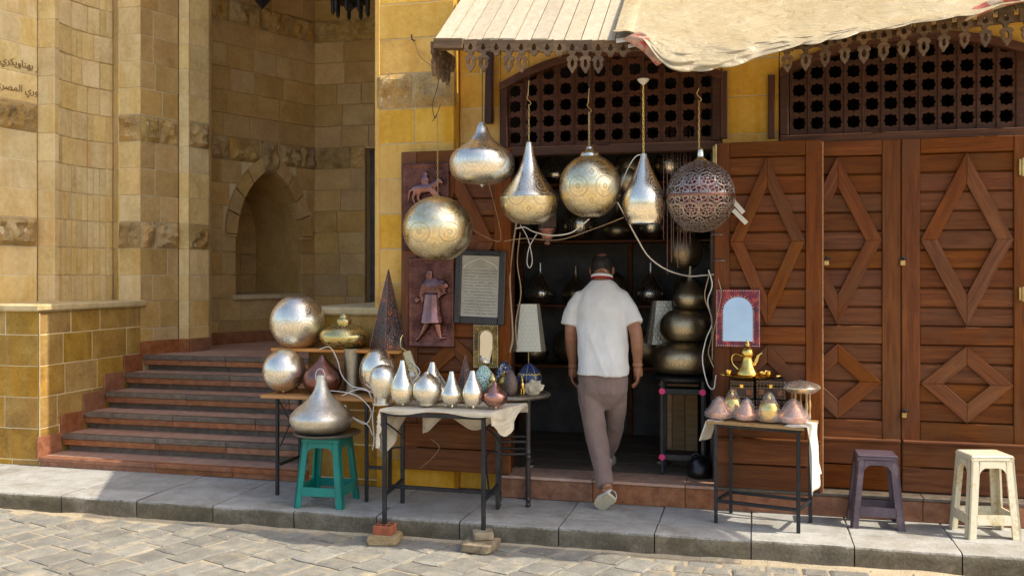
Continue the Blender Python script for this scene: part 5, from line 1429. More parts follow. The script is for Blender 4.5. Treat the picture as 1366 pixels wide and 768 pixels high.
def drummer(g, hx, hz):
    def P(u, v): return Vector((u*hx, -.010, v*hz))
    def limb(pts, rs): g.tube([P(*p) for p in pts], rs, 8)
    g.ell(P(-.08, .60), (.026, .018, .034)); g.ell(P(-.05, .69), (.022, .015, .018))
    g.ell(P(.12, .30), (.066, .026, .08)); g.ell(P(-.18, .36), (.04, .02, .05))
    limb([(-.25, .42), (-.42, .18), (-.32, -.02)], [.024, .02, .014]); limb([(.42, .36), (.62, .22), (.20, .08)], [.024, .02, .014])
    g.ell(P(.42, .38), (.06, .026, .042)); g.ell(P(-.62, .05), (.02, .012, .024))
    g.tube([P(.06, .2), P(.05, -.2), P(.06, -.46)], [.055, .07, .088], 12)
    for k in range(5): g.tube([P(-.25+.16*k, .05), P(-.32+.19*k, -.48)], [.008, .014], 6)
    limb([(-.12, -.45), (-.35, -.68), (-.52, -.80), (-.66, -.86)], [.03, .022, .015, .014]); limb([(.30, -.45), (.36, -.66), (.44, -.80), (.66, -.78)], [.03, .022, .016, .014])
def horse(g, hx, hz):
    def P(u, v): return Vector((u*hx, -.010, v*hz))
    g.ell(P(-.08, .42), (.085, .024, .036)); g.tube([P(.3, .45), P(.52, .56), P(.60, .62)], [.034, .024, .018], 8); g.tube([P(.60, .62), P(.76, .52)], [.018, .011], 8)
    g.tube([P(-.42, .44), P(-.66, .36), P(-.74, .12)], [.014, .012, .005], 8)
    for u0, u1, u2 in ((-.38, -.52, -.40), (-.2, -.30, -.14), (.25, .45, .34), (.36, .66, .80)): g.tube([P(u0, .38), P(u1, .20), P(u2, .04)], [.02, .012, .008], 8)
    g.ell(P(.0, .60), (.03, .018, .05)); g.ell(P(.02, .76), (.017, .013, .02))
    g.tube([P(-.5, -.3), P(0, -.22), P(.5, -.32)], [.02, .03, .02], 8); g.tube([P(-.4, -.6), P(.1, -.52), P(.55, -.62)], [.02, .026, .016], 8)
plaque('embossed copper plaque of a leaping horse, behind the large hanging globe', (537, 599, 217, 334), horse)
plaque('embossed copper plaque of a striding figure in a pleated robe', (545, 606, 344, 462), drummer)
# framed inscription
t, hx, hz = plate('framed_inscription', 'black framed grey panel of Arabic script with arched top', 607, 674, 334, 432, -.03, 'frame', tilt=rad(2.0))
fw = .045
for (a, b, c, d) in ((-hx, -hx+fw, -hz, hz), (hx-fw, hx, -hz, hz), (-hx+fw, hx-fw, hz-fw*.75, hz), (-hx+fw, hx-fw, -hz, -hz+fw*1.1)):
    put(MB().cbox(a, b, -.016, .012, c, d, .006), 'frame_bar', M['black_frame'], t, local=True)
put(MB().cbox(-hx+fw, hx-fw, -.004, .006, -hz+fw*1.1, hz-fw*.75, .001), 'panel', M['scriptplate'], t, local=True)
def script(parent, x0, x1, z, h, seed, mat, y=-.0055):
    """a row of small raised pen strokes"""
    rr = random.Random(seed); m = MB(); x = x0
    while x < x1 - h*.4:
        w_ = rr.uniform(.35, 1.1)*h; k = rr.random()
        if k < .35: pts = [(x, z+h*.1), (x+w_*.4, z-h*.25), (x+w_*.8, z), (x+w_, z+h*.3)]
        elif k < .6: pts = [(x+w_*.3, z+h*.6), (x+w_*.25, z-h*.2), (x+w_*.7, z-h*.1)]
        elif k < .85: pts = [(x, z), (x+w_*.3, z+h*.15), (x+w_*.5, z-h*.35), (x+w_, z-h*.2)]
        else: pts = [(x+w_*.4, z+h*.5), (x+w_*.5, z+h*.55)]
        m.tube([(a, y, b) for a, b in pts], h*.07, 4); x += w_*.85
    return put(m, 'script_line', mat, parent, local=True)
px0, px1, pz0, pz1_ = -hx+fw+.008, hx-fw-.008, -hz+fw*1.1+.008, hz-fw*.75-.008
hgt = pz1_-pz0
for i in range(15):
    z = pz0 + hgt*(.04 + .052*i)
    if i % 3 == 2: put(MB().cbox(px0, px1, -.0058, -.004, z-.001, z+.001, .0004), 'rule_line', M['scriptdark'], t, local=True)
    else: script(t, px0+.006, px1-.006, z, .011, 40+i, M['scriptdark'])
for s in (-1, 1):
    put(MB().tube([(s*(px1-.002), -.0052, pz0+hgt*.80), (s*(px1-.02), -.0052, pz0+hgt*.86), (s*.03, -.0052, pz0+hgt*.95), (0, -.0052, pz0+hgt*.985)], .003, 5), 'arch_line', M['oilcloth2'], t, local=True)
for i in range(3): script(t, -.05+.012*i, .05-.012*i, pz0+hgt*(.83+.04*i), .009, 90+i, M['scriptdark'])
# small arched mirror with gilt studded frame
def arched(t, hx, hz, fw, y_f, frame_mat, bev, inner_top=None, thick=.02):
    n = 14; ax, ab = hx-fw, -hz+fw*.8; sp = hz-fw-ax
    out = []; inn = []
    for k in range(n+1):
        a = math.pi*k/n; inn.append((ax*math.cos(a), sp+ax*math.sin(a)))
    inn = [(ax, ab)] + inn + [(-ax, ab)]
    def proj(x, z):
        sc = max(abs(x)/hx, abs(z)/hz); return (x/sc, z/sc)
    outp = []
    for x, z in inn: outp.append(proj(x, z))
    m = MB(); N_ = len(inn); corners = {}
    pts_o = []
    for (x, z) in outp: pts_o.append((x, z))
    # snap nearest to the real corners
    for cxy in ((hx, hz), (-hx, hz), (hx, -hz), (-hx, -hz)):
        i = min(range(N_), key=lambda i: (pts_o[i][0]-cxy[0])**2 + (pts_o[i][1]-cxy[1])**2); pts_o[i] = cxy
    for d in (-thick/2, thick/2):
        for x, z in inn: m.v.append(Vector((x, d, z)))
        for x, z in pts_o: m.v.append(Vector((x, d, z)))
    for b in (0, 2*N_):
        for i in range(N_):
            j = (i+1) % N_; m.f.append((b+i, b+j, b+N_+j, b+N_+i))
    for i in range(N_):
        j = (i+1) % N_; m.f.append((i, j, 2*N_+j, 2*N_+i)); m.f.append((N_+i, N_+j, 3*N_+j, 3*N_+i))
    put(m, 'frame', frame_mat, t, 0, True, local=True)
    put(MB().add([(x, thick*.1, z) for x, z in inn], [tuple(range(N_))]), 'mirror_glass', M['mirror'], t, local=True)
    st = MB()
    for i in range(N_-1):
        p, q = Vector((*inn[i],)), Vector((*inn[i+1],)); L = (q-p).length; c = max(1, int(L/bev))
        for k in range(c):
            r = p.lerp(q, k/c); d = r.normalized()*.006; st.ell((r.x+d.x, -thick/2, r.y+d.y), bev*.28, 6, 4)
    for (a, b) in (((-hx, -hz), (hx, -hz)), ((hx, -hz), (hx, hz)), ((hx, hz), (-hx, hz)), ((-hx, hz), (-hx, -hz))):
        p, q = Vector(a)*.955, Vector(b)*.955; c = int((q-p).length/bev)
        for k in range(c): r = p.lerp(q, k/c); st.ell((r.x, -thick/2, r.y), bev*.28, 6, 4)
    put(st, 'studs', M['silver_plain'], t, 180, local=True)
t, hx, hz = plate('arched_mirror', 'small arched mirror in a narrow gilt studded frame below the black frame', 632, 665, 433, 490, -.03, 'mirror')
arched(t, hx, hz, .04, -.01, M['gilt'], .013)
t, hx, hz = plate('arched_mirror', 'arched mirror in a red studded frame hanging over the brass coffee pot', 955, 1014, 386, 462, -.012, 'mirror')
arched(t, hx, hz, .045, -.01, M['redframe'], .013); t.rotation_euler = (rad(-9), 0, 0); t.location.y -= .022
# multi socket strip hanging on its cord
c = W(553, 500, -.10); t = thing('socket_strip', 'cream multi-socket power strip hanging on a cord by the copper plaque', 'power strip', c, 0)
t.rotation_euler = (0, rad(-20), 0)
put(MB().cbox(-.027, .027, -.018, .018, -.12, .17, .008), 'case', M['plastic_cream'], t, local=True)
for k in range(4):
    put(MB().lathe([(.020, 0), (.018, .003), (.015, -.004), (.005, -.004)], 16), 'socket', M['black_frame'] if k else M['plastic_cream'], t, 40, local=True)
    o = [x for x in COL.objects if x.parent == t][-1]; o.rotation_euler = (rad(90), 0, 0); o.location = (0, -.017, .13 - .062*k)
for k in (1, 2): put(MB().cbox(-.016, .016, -.055, -.016, -.01-.062*k+.06, .026-.062*k+.06, .006), 'plug', M['cable'] if k == 1 else M['black_frame'], t, local=True)
put(MB().tube(catmull([(0, 0, .165), (-.03, .0, .21), (-.02, .02, .26), (.0, .03, .285)], 5), .006, 6), 'cord', M['brass_dull'], t, 60, local=True)

# ============================================================ STACKED LAMPS INSIDE THE DOOR
c = W(912, 492, .44); ZI = .815
t = thing('iron_table', 'round black iron table with pink stickers inside the door', 'table', (c.x, c.y, ZF-.004))
put(MB().lathe([(.20, ZI-ZF-.028), (.222, ZI-ZF-.024), (.225, ZI-ZF-.006), (.21, ZI-ZF+.0), (.01, ZI-ZF+.002)], 40), 'table_top', M['steel'], t, 40, local=True)
for sx in (-1, 1):
    for sy in (-1, 1):
        X, Y = sx*.135, sy*.12; put(MB().cbox(X-.012, X+.012, Y-.012, Y+.012, 0, ZI-ZF-.026, .003), 'leg', M['steel'], t, local=True)
for z in (.10, .545):
    put(MB().cbox(-.135, .135, -.128, -.112, z, z+.04, .003), 'front_rail', M['steel'], t, local=True); put(MB().cbox(-.13, .13, -.12, .12, z+.012, z+.026, .003), 'shelf', M['steel'], t, local=True)
    for sx in (-1, 1):
        o = put(MB().lathe([(.021, 0), (.021, .003), (.001, .004)], 20), 'sticker', M['pink'], t, 0, local=True); o.rotation_euler = (rad(90), 0, 0); o.location = (sx*.135, -.135, z+.02)
for lb, cx, pr, mt in (
    ('wide flattened bronze lamp at the bottom of the stack inside the door', 912, [(499,1),(498.5,20),(496,33),(489,41),(479,43.5),(470,42),(462,35),(457,24),(455.5,14)], 'bronze'),
    ('flattened bronze lamp in the middle of the stack inside the door', 914, [(456,1),(455.5,14),(453,25),(445,32),(435,33.5),(425,31),(417,24),(413,14)], 'bronze'),
    ('bronze onion lamp with thin spout on top of the stack inside the door', 921, [(412,13),(410,17),(405,22),(398,23.3),(392,21.5),(384,14.5),(377,8),(371,4.5),(362,2.6),(355,1.8)], 'bronze')):
    b0 = pr[0][0]
    t, mp, H = lamp('stacked_lamp', lb, cx, .44, pr, M[mt], {499: ZI+.003, 456: ZI+.003+43*MPP(912, .44), 412: ZI+.003+86.5*MPP(912, .44)}[b0])
# pale crate and bag further in
a, b = W(880, 600, 1.05), W(931, 515, 1.05)
t = thing('wooden_crate', 'pale wooden crate behind the black iron table', 'crate', ((a.x+b.x)/2, 1.15, ZF-.004))
w_ = (b.x-a.x)/2; h_ = b.z-ZF
for k in range(3): put(MB().cbox(-w_ + k*2*w_/3 + .002, -w_ + (k+1)*2*w_/3 - .002, -.1, -.085, .0, h_, .003), 'slat', M['crate_wood'], t, local=True)
put(MB().cbox(-w_, w_, -.084, .15, .0, h_-.01, .003), 'box_body', M['crate_wood'], t, local=True); put(MB().cbox(-w_-.01, w_+.01, -.11, .16, h_+.001, h_+.02, .003), 'lid', M['crate_wood'], t, local=True)
c = G(932, 640, ZF); m = MB().ell((0,0,0), 1, 20, 14)
for i, p in enumerate(m.v):
    n = 1 + .35*noise.noise(p*1.7 + Vector((3,0,0))) + .12*noise.noise(p*5); m.v[i] = Vector((p.x*.095*n, p.y*.08*n, max(-.062, p.z*.075*n)))
m.tube([(-.04, 0, .05), (-.05, 0, .085), (-.02, .01, .10), (.02, .01, .07)], .009, 6)
o = put(m, 'black_bag', M['black_bag'], None, 180); o.location = (c.x, .27, ZF+.06); tag(o, 'crumpled black bag on the shop threshold', 'bag')

# ============================================================ RIGHT TABLE WITH TAGINES
q = [G(955, 697, 0), G(1065, 711, 0), G(1081, 697, 0), G(975, 684, 0)]
TZ2 = .612
cq = sum(q, Vector())/4
t = thing('tagine_table', 'narrow steel table with a pale wooden top carrying wrapped tagines', 'table', (cq.x, cq.y, 0))
for p in q: put(MB().cbox(p.x-.011, p.x+.011, p.y-.011, p.y+.011, 0, TZ2-.012, .002), 'leg', M['steel'], t)
for i in range(4):
    a, b = q[i], q[(i+1) % 4]
    rod((a.x, a.y, .135), (b.x, b.y, .135), 'stretcher', t, w_=.02, th=.02); rod((a.x, a.y, TZ2-.022), (b.x, b.y, TZ2-.022), 'rail', t, w_=.02, th=.02)
d = (q[1]-q[0]).normalized(); e = (q[3]-q[0]).normalized()
poly = [q[0]-d*.05-e*.03, q[1]+d*.04-e*.03, q[2]+d*.04+e*.03, q[3]-d*.05+e*.03]
put(MB().prism([(p.x, p.y) for p in poly], TZ2-.011, TZ2+.006, 'z'), 'table_top', M['crate_wood'], t)
ang_t = math.atan2(d.y, d.x)
def drape(name, label, o_, du, dv, nu, nv, fn, mat):
    ob = put(MB().grid(fn, nu, nv), name, mat, None, 180); s_ = ob.modifiers.new('s', 'SOLIDIFY'); s_.thickness = .003; return tag(ob, label, 'cloth')
Bq = q[1]; ex = d; ey = e
def rc(u, v):
    # lies on the right end of the table and hangs down at the end
    wd = .24*(1-.55*max(0, v-.35)); p = q[1] + ex*(-.07) + ey*(-.035 + u*.24*(1-.25*v))
    over = .13; L = v*.52
    if L < over: p = p + ex*L; z = TZ2 + .009
    else:
        p = p + ex*(over + .08*(L-over) + .015*math.sin(u*9+L*7)*min(1, (L-over)*8)); z = TZ2 + .009 - (L-over)*(1.0 - .25*u*min(1, (L-over)*3))
    p = p + ey*(.07*v*v) - ey*.06*v
    return (p.x, p.y + .012*noise.noise((u*3, v*5, 1)), z + .006*noise.noise((u*4, v*6, 2)))
drape('hanging_cloth', 'off-white cloth hanging from the end of the tagine table beside the open leaf', None, 0, 0, 24, 40, rc, M['oilcloth2'])
def lc(u, v):
    p = q[0] + ex*(.04 - v*.17) + ey*(-.03 + u*.2); L = v*.17; z = TZ2 + .009 - max(0, L-.09)*1.6 - .03*u*max(0, v-.5)
    p = p + ex*max(0, L-.09)*.45
    return (p.x, p.y + .008*noise.noise((u*3, v*4, 5)), z + .005*noise.noise((u*5, v*5, 9)))
drape('hanging_cloth', 'crumpled pale cloth tip sticking out on the doorway side of the tagine table', None, 0, 0, 14, 20, lc, M['oilcloth2'])
ZQ = TZ2 + .013
def tagine(label, cx, y0, y1, hw, Y, z, dome, lidmat):
    mp = MPP(cx, Y); b = W(cx, y0, Y); t = thing('tagine', label, 'tagine', (b.x, b.y, z)); h = (y0-y1)*mp; r = hw*mp
    put(MB().lathe(spl([(r*.55, 0), (r*.85, .006), (r*.98, h*.22), (r*1.0, h*.30)], 3), 32), 'dish', M['pinkcopper'] if not dome else M['brass'], t, 50, local=True)
    if dome: pr = [(r*.92, h*.30), (r*.9, h*.45), (r*.75, h*.62), (r*.5, h*.74), (r*.2, h*.8), (r*.12, h*.9), (r*.16, h*.95), (.001, h)]
    else: pr = [(r*.95, h*.30), (r*.72, h*.48), (r*.42, h*.72), (r*.18, h*.90), (r*.10, h*.96), (.001, h)]
    put(MB().lathe(spl(pr, 4), 32), 'lid', lidmat, t, 50, local=True)
    # loose plastic film
    m = MB().lathe(spl([(r*.6, .002), (r*1.05, .008), (r*1.07, h*.28), (r*.82, h*.5), (r*.5, h*.78), (r*.22, h*.98), (r*.06, h*1.04)], 5), 40); sd_ = R.uniform(0, 40)
    for i, p in enumerate(m.v):
        n = noise.noise(p*34 + Vector((sd_, 0, 0))) + .6*noise.noise(p*80 + Vector((sd_, 3, 0))); k = .004; l = math.hypot(p.x, p.y) or 1
        m.v[i] = Vector((p.x*(1 + (k*n + .004)/max(l, .02)), p.y*(1 + (k*n + .004)/max(l, .02)), max(.001, p.z + k*.6*n)))
    put(m, 'plastic_wrap', M['film'], t, 35, local=True)
tagine('copper tagine in plastic at the doorway end of the table', 960, 557, 529, 17.5, -.24, ZQ, False, M['pinkcopper'])
tagine('copper tagine in plastic between the end tagine and the brass one', 996, 557, 529, 16, -.27, ZQ, False, M['pinkcopper'])
tagine('domed brass pot in crumpled plastic between two copper tagines', 1026, 557, 519, 15.5, -.30, ZQ, True, M['brass'])
tagine('widest copper tagine in plastic next to the hanging cloth', 1058, 559, 528, 20, -.31, ZQ, False, M['pinkcopper'])
tagine('brass pot wrapped in plastic behind the copper tagines', 977, 548, 512, 14, -.15, ZQ, True, M['brass'])
def chest(label, x0, x1, y0, y1, Y, z, dep=.11):
    a, b = W(x0, y1, Y), W(x1, y0, Y); hx = (b.x-a.x)/2; h = (y1-y0)*MPP(x0, Y)
    t = thing('leather_chest', label, 'chest', ((a.x+b.x)/2, Y+dep/2, z), ang_t*.6)
    put(MB().cbox(-hx, hx, -dep/2, dep/2, 0, h*.66, .004), 'box', M['leather'], t, local=True)
    put(MB().cbox(-hx-.002, hx+.002, -dep/2-.002, dep/2+.002, h*.665, h, .010), 'lid', M['leather'], t, local=True)
    m = MB(); n = 9
    for i in range(n):
        for z_ in (.012, h*.58, h*.73, h-.012): m.ell((-hx+.008 + (2*hx-.016)*i/(n-1), -dep/2-.003, z_), .0032, 6, 4)
    for z_ in (h*.25, h*.42):
        for sx in (-1, 1): m.ell((sx*(hx-.008), -dep/2-.002, z_), .0032, 6, 4)
    put(m, 'studs', M['brass'], t, 180, local=True)
    put(MB().cbox(-.011, .011, -dep/2-.007, -dep/2+.001, h*.56, h*.78, .003), 'clasp', M['brass'], t, local=True)
    for sx in (-1, 1):
        put(MB().cbox(sx*hx*.62-.016, sx*hx*.62+.016, -dep/2-.0035, -dep/2+.001, h*.20, h*.50, .004), 'inlay', M['inlay'], t, local=True)
    return h
zc = ZQ - .002
hC = chest('lower studded leather chest under the plain chest', 978, 1008, 522, 546, -.14, zc)
hD = chest('lower wide studded leather chest under the inlaid chest', 1009, 1062, 521, 546, -.16, zc)
chest('studded dark leather chest under the brass tray', 975, 1007, 496, 521, -.14, zc+hC+.001)
chest('studded leather chest with orange inlaid squares beside the brass tray', 1010, 1050, 494, 520, -.16, zc+hD+.001)
ZTR = zc + hD + 26*MPP(1030, -.16) + .003
c = W(1001, 490, -.10)
t = thing('brass_tray', 'oval polished brass tray resting on the leather chests', 'tray', (c.x, c.y, ZTR))
put(MB().lathe([(.10, 0), (.135, .004), (.155, .014), (.162, .017), (.155, .019), (.13, .009), (.01, .006)], 48, (0,0,0), sx=1.0, sy=.55), 'dish', M['brass'], t, 40, local=True)
for sx in (-1, 1): put(MB().tube([(sx*.155, -.03, .016), (sx*.178, -.02, .022), (sx*.178, .02, .022), (sx*.155, .03, .016)], .004, 6), 'handle', M['brass'], t, 60, local=True)
t, mp, H = lamp('coffee_pot', 'polished brass coffee pot with curved spout on the tray', 997, -.10,
    [(489,13.5),(486,15),(481,13.5),(474,9.5),(467,6.8),(463,6.5),(459.5,8.2),(455,8),(451,5.5),(448,3),(446,3.4),(443,1.8),(440,.8)], M['brass'], ZTR+.009, cat='coffee pot', sm=4)
def L(px, py): return ((px-997)*mp, 0, (489-py)*mp)
put(MB().tube(catmull([L(1002, 478), L(1008, 469), L(1011, 461), L(1016, 457)], 5), [.015-.00055*k for k in range(16)], 10), 'spout', M['brass'], t, 60, local=True)
put(MB().tube(catmull([L(990, 462), L(982, 459), L(977, 463), L(978, 472), L(985, 480)], 5), .0045, 6), 'handle', M['brass'], t, 60, local=True)
for k, (px, dy) in enumerate(((972, -.01), (1018, -.03), (1024, .03))):
    p = W(px, 480, -.10+dy); o = put(MB().lathe(spl([(.010, 0), (.018, .010), (.022, .03), (.020, .031), (.012, .008), (.001, .006)], 3), 20), 'brass_cup', M['brass'], None, 50); o.location = (p.x, p.y, ZTR+(.0105 if k else .0135))
    tag(o, ('tiny brass cup at the spoutless end of the tray', 'tiny brass cup in front of another under the spout', 'tiny brass cup at the back edge under the spout')[k], 'cup')
# turned stand with wrapped tray top
c = W(1068, 505, -.12); mp = MPP(1068, -.12); zt = (548-512)*mp
t = thing('folding_stand', 'small turned wood stand topped by a plastic wrapped brass tray', 'stand', (c.x, c.y, ZQ-.004))
put(MB().lathe(spl([(.02, zt-.004), (.075, zt), (.104, zt+.02), (.108, zt+.032), (.08, zt+.05), (.03, zt+.062), (.001, zt+.064)], 3), 36), 'tray_top', M['palebrass'], t, 50, local=True)
for k in range(5):
    a = 2*math.pi*k/5 + .3; put(MB().lathe(spl([(.006, 0), (.009, .015), (.006, .04), (.010, zt*.5), (.006, zt*.7), (.009, zt)], 3), 8, (math.cos(a)*.055, math.sin(a)*.05, 0)), 'leg', M['crate_wood'], t, 60, local=True)
m = MB().lathe(spl([(.085, zt-.004), (.11, zt+.018), (.113, zt+.034), (.08, zt+.056), (.001, zt+.072)], 5), 40)
for i, p in enumerate(m.v): n = noise.noise(p*40); l = math.hypot(p.x, p.y)+.01; m.v[i] = p + Vector((p.x/l, p.y/l, .5))*(.003*n+.002)
put(m, 'plastic_wrap', M['film'], t, 35, local=True)

# ============================================================ STOOLS ON THE RIGHT
stool('plastic_stool', 'dark purple plastic stool before the closed doors', (.712, -.105, 0), rad(1), .112, .152, .435, M['purple_plastic'], .043, .09, .115)
stool('plastic_stool', 'dirty white plastic stool before the closed doors', (1.300, -.150, 0), rad(13), .118, .150, .47, M['white_plastic'], .047, .10, .125)

# ============================================================ PERSON
man = thing('person', 'man in white short-sleeved shirt and brown trousers stepping up into the shop', 'person', G(806, 678, 0))
mo = OFF[man.name]
def A(px, py, Y): return W(px, py, Y)
sk, hr = M['skin'], M['hair']
body = MB()
hc = A(803, 358, .285)
body.ell(hc, (.074, .092, .104), 24, 18, Matrix.Rotation(rad(-14), 3, 'X'))
body.ell(hc + Vector((0, .045, -.052)), (.056, .062, .056), 18, 12)
body.ell(hc + Vector((0, .098, -.018)), (.014, .024, .02), 10, 8)           # nose
body.ell(hc + Vector((0, .087, -.066)), (.024, .014, .008), 10, 8)
for s in (-1, 1):
    body.ell(hc + Vector((s*.077, -.004, -.016)), (.011, .020, .031), 12, 10); body.ell(hc + Vector((s*.03, .084, .014)), (.015, .012, .01), 10, 8)
body.tube([A(803, 364, .235), A(803, 378, .19), A(802, 395, .17)], [.056, .058, .06], 16)
body.tube([A(802, 392, .17), A(802, 440, .14), A(803, 500, .09)], [.07, .09, .09], 16)
def arm(pts, rs): body.tube(catmull([A(*p) for p in pts], 5), [rs[min(int(i/5), len(rs)-2)]*(1-(i % 5)/5) + rs[min(int(i/5)+1, len(rs)-1)]*((i % 5)/5) for i in range((len(pts)-1)*5+1)], 14)
arm([(780, 408, .165), (765.5, 424, .145), (762, 444, .13), (763, 468, .17), (764.5, 488, .21)], [.055, .048, .044, .038, .026])
arm([(826, 408, .165), (841, 424, .135), (848, 443, .10), (850, 466, .10), (850.5, 487, .12)], [.055, .048, .044, .039, .027])
def hand(w0, k, s, fl):
    """palm from the wrist, four fingers and a thumb, loosely curled"""
    w0 = Vector(w0)
    body.tube([w0 + Vector((0, 0, .03)), w0, w0 + Vector((s*.002, .006, -.035)), w0 + Vector((s*.004, .01, -.078))], [.028, .027, .032, .030], 12)
    body.ell(w0 + Vector((s*.003, .008, -.052)), (.020, .040, .044), 14, 10)
    for i, ln in enumerate((.070, .078, .074, .058)):
        b = w0 + Vector((s*.004, .034 - i*.021, -.085)); a = .35 + .12*i
        p1 = b + Vector((-s*.006, .004, -ln*.42)); p2 = p1 + Vector((-s*.016, .002, -ln*.30)); p3 = p2 + Vector((-s*.018, .0, -ln*.20))
        body.tube([b + Vector((0, 0, .02)), b, p1, p2, p3], [.0095, .0098, .0092, .0086, .0066], 8)
    b = w0 + Vector((-s*.006, .034, -.030))
    body.tube([b, b + Vector((-s*.014, .022, -.028)), b + Vector((-s*.018, .026, -.056)), b + Vector((-s*.018, .020, -.078))], [.014, .0115, .0105, .0075], 8)
hand(A(764.5, 487, .21), 0, -1, 1); hand(A(850.5, 486, .12), 0, 1, 1)
# legs under the cloth, heel-up rear foot and front foot on the shop floor
an = A(810, 652, -.135)
body.tube([A(788, 510, .09), A(796, 583, .045), A(803, 620, -.045), an], [.06, .045, .036, .034], 12)
body.tube([A(805, 505, .10), A(820, 512, .11), A(821, 542, .19), A(819.5, 567, .28), A(814, 592, .38), Vector((A(812, 600, .55).x, .50, ZF+.08))], [.06, .055, .045, .042, .04, .034], 12)
toe = G(799, 681, 0)
body.tube([an + Vector((0, -.012, .0)), an + Vector((-.005, .02, -.05)), toe + Vector((.0, .05, .028))], [.034, .032, .022], 10)
fx = A(812, 600, .55).x
body.tube([(fx, .48, ZF+.05), (fx, .58, ZF+.035), (fx, .70, ZF+.022)], [.036, .034, .024], 10)
me = remesh(body, .0048, 5, 'body', mo, .35)
put(None, 'body', sk, man, 180, me=me)
# hair: short, thinning at the crown
Rh = Matrix.Rotation(rad(12), 3, 'X')
def hair(u, v):
    a = 2*math.pi*u; ph = rad(30 + 92*v); back = max(0, -math.sin(a)); front = max(0, math.sin(a))
    ph = rad(26 + 14*back*0 + 22*front) + (rad(112 - 44*front + 4*back) - rad(26 + 22*front))*v
    k = 1.045 + .02*math.sin(math.pi*min(1, v*1.3)) + .02*noise.noise((math.cos(a)*9, math.sin(a)*9, v*14))
    if v < .05 or v > .96: k = .985
    p = Vector((math.sin(ph)*math.cos(a)*.074, math.sin(ph)*math.sin(a)*.092, math.cos(ph)*.104))*k
    return hc + Rh @ p
put(MB().grid(hair, 72, 30), 'hair', hr, man, 180)
# shirt
sh_ = MB()
def ringloft(m, secs, seg=28):
    n0 = len(m.v)
    for (c, rx, ry) in secs:
        for k in range(seg):
            a = 2*math.pi*k/seg; m.v.append(Vector(c) + Vector((rx*math.copysign(abs(math.cos(a))**.85, math.cos(a)), ry*math.copysign(abs(math.sin(a))**.85, math.sin(a)), 0)))
    for i in range(len(secs)-1):
        for k in range(seg):
            k2 = (k+1) % seg; m.f.append((n0+i*seg+k, n0+i*seg+k2, n0+(i+1)*seg+k2, n0+(i+1)*seg+k))
    m.f.append(tuple(n0+k for k in range(seg))[::-1]); m.f.append(tuple(n0+(len(secs)-1)*seg+k for k in range(seg)))
ringloft(sh_, [(A(804.5, 499, .075), .172, .132), (A(804, 480, .08), .166, .13), (A(803.5, 455, .10), .165, .128), (A(803, 430, .125), .168, .125), (A(802.5, 409, .15), .165, .118), (A(802, 397, .165), .158, .105), (A(802, 387.5, .175), .138, .09), (A(802.5, 379, .185), .10, .075), (A(803, 373, .195), .064, .066)])
def sl(pts, rs): sh_.tube([A(*p) for p in pts], rs, 18)
sl([(790, 392, .17), (776, 398, .165), (766, 415, .15), (762, 434, .135)], [.060, .063, .064, .072])
sl([(816, 392, .17), (829, 398, .165), (839, 414, .145), (845.5, 432, .12)], [.060, .063, .063, .067])
me = remesh(sh_, .0075, 8, 'shirt', mo)
def crease(p):
    z = p.z; side = abs(p.x + .0)
    d = .009*noise.noise((p.x*7, p.y*7, z*4)) + .005*noise.noise((p.x*16 + z*6, p.y*16, z*9)) + .007*max(0, noise.noise((p.x*11 + abs(z-1.15)*9, 8, z*6)))
    fold = noise.noise((p.x*22 + z*9, 3, z*3)); d += .0065*max(0, fold)*(1 if z < 1.1 else .5) + .012*max(0, noise.noise((p.x*10 + .9*z, 5, z*2.2)) - .1)*(1 if z < 1.2 else .4)
    return d
disp(me, crease); put(None, 'shirt', M['shirt'], man, 180, me=me)
nb = A(803, 370, .20)
def ringc(r0, r1, zz, w2, mat, nm, k=0):
    pts = []
    for i in range(25):
        a = 2*math.pi*i/24; pts.append(nb + Vector((r0*math.cos(a), r1*math.sin(a), zz + .014*math.sin(a)*-1)))
    put(MB().tube(pts, w2, 8, False), nm, mat, man, 180)
ringc(.064, .066, .006, .011, M['shirt'], 'collar'); ringc(.070, .072, -.008, .0062, M['crimson'], 'collar_stripe')
# trousers
tr = MB()
ringloft(tr, [(A(804, 490, .09), .150, .115), (A(804.5, 505, .09), .163, .122), (A(805, 522, .09), .155, .115), (A(805, 534, .10), .12, .09), (A(806, 545, .12), .06, .06)])
tr.tube(catmull([A(787, 512, .085), A(790, 547, .07), A(796, 584, .045), A(802.5, 618, -.04), A(807.5, 648, -.12)], 4), [.086]+[.086-.0019*k for k in range(1, 17)], 18)
tr.tube(catmull([A(820, 512, .11), A(821, 542, .19), A(819.5, 567, .28), A(814, 592, .38), Vector((fx, .50, ZF+.10))], 4), [.080]+[.080-.0016*k for k in range(1, 17)], 18)
me = remesh(tr, .0075, 7, 'trousers', mo)
disp(me, lambda p: .006*noise.noise((p.x*9, p.y*9, p.z*6)) + .005*max(0, noise.noise((p.x*14 + p.z*11, p.y*10, p.z*13))) )
put(None, 'trousers', M['trousers'], man, 180, me=me)
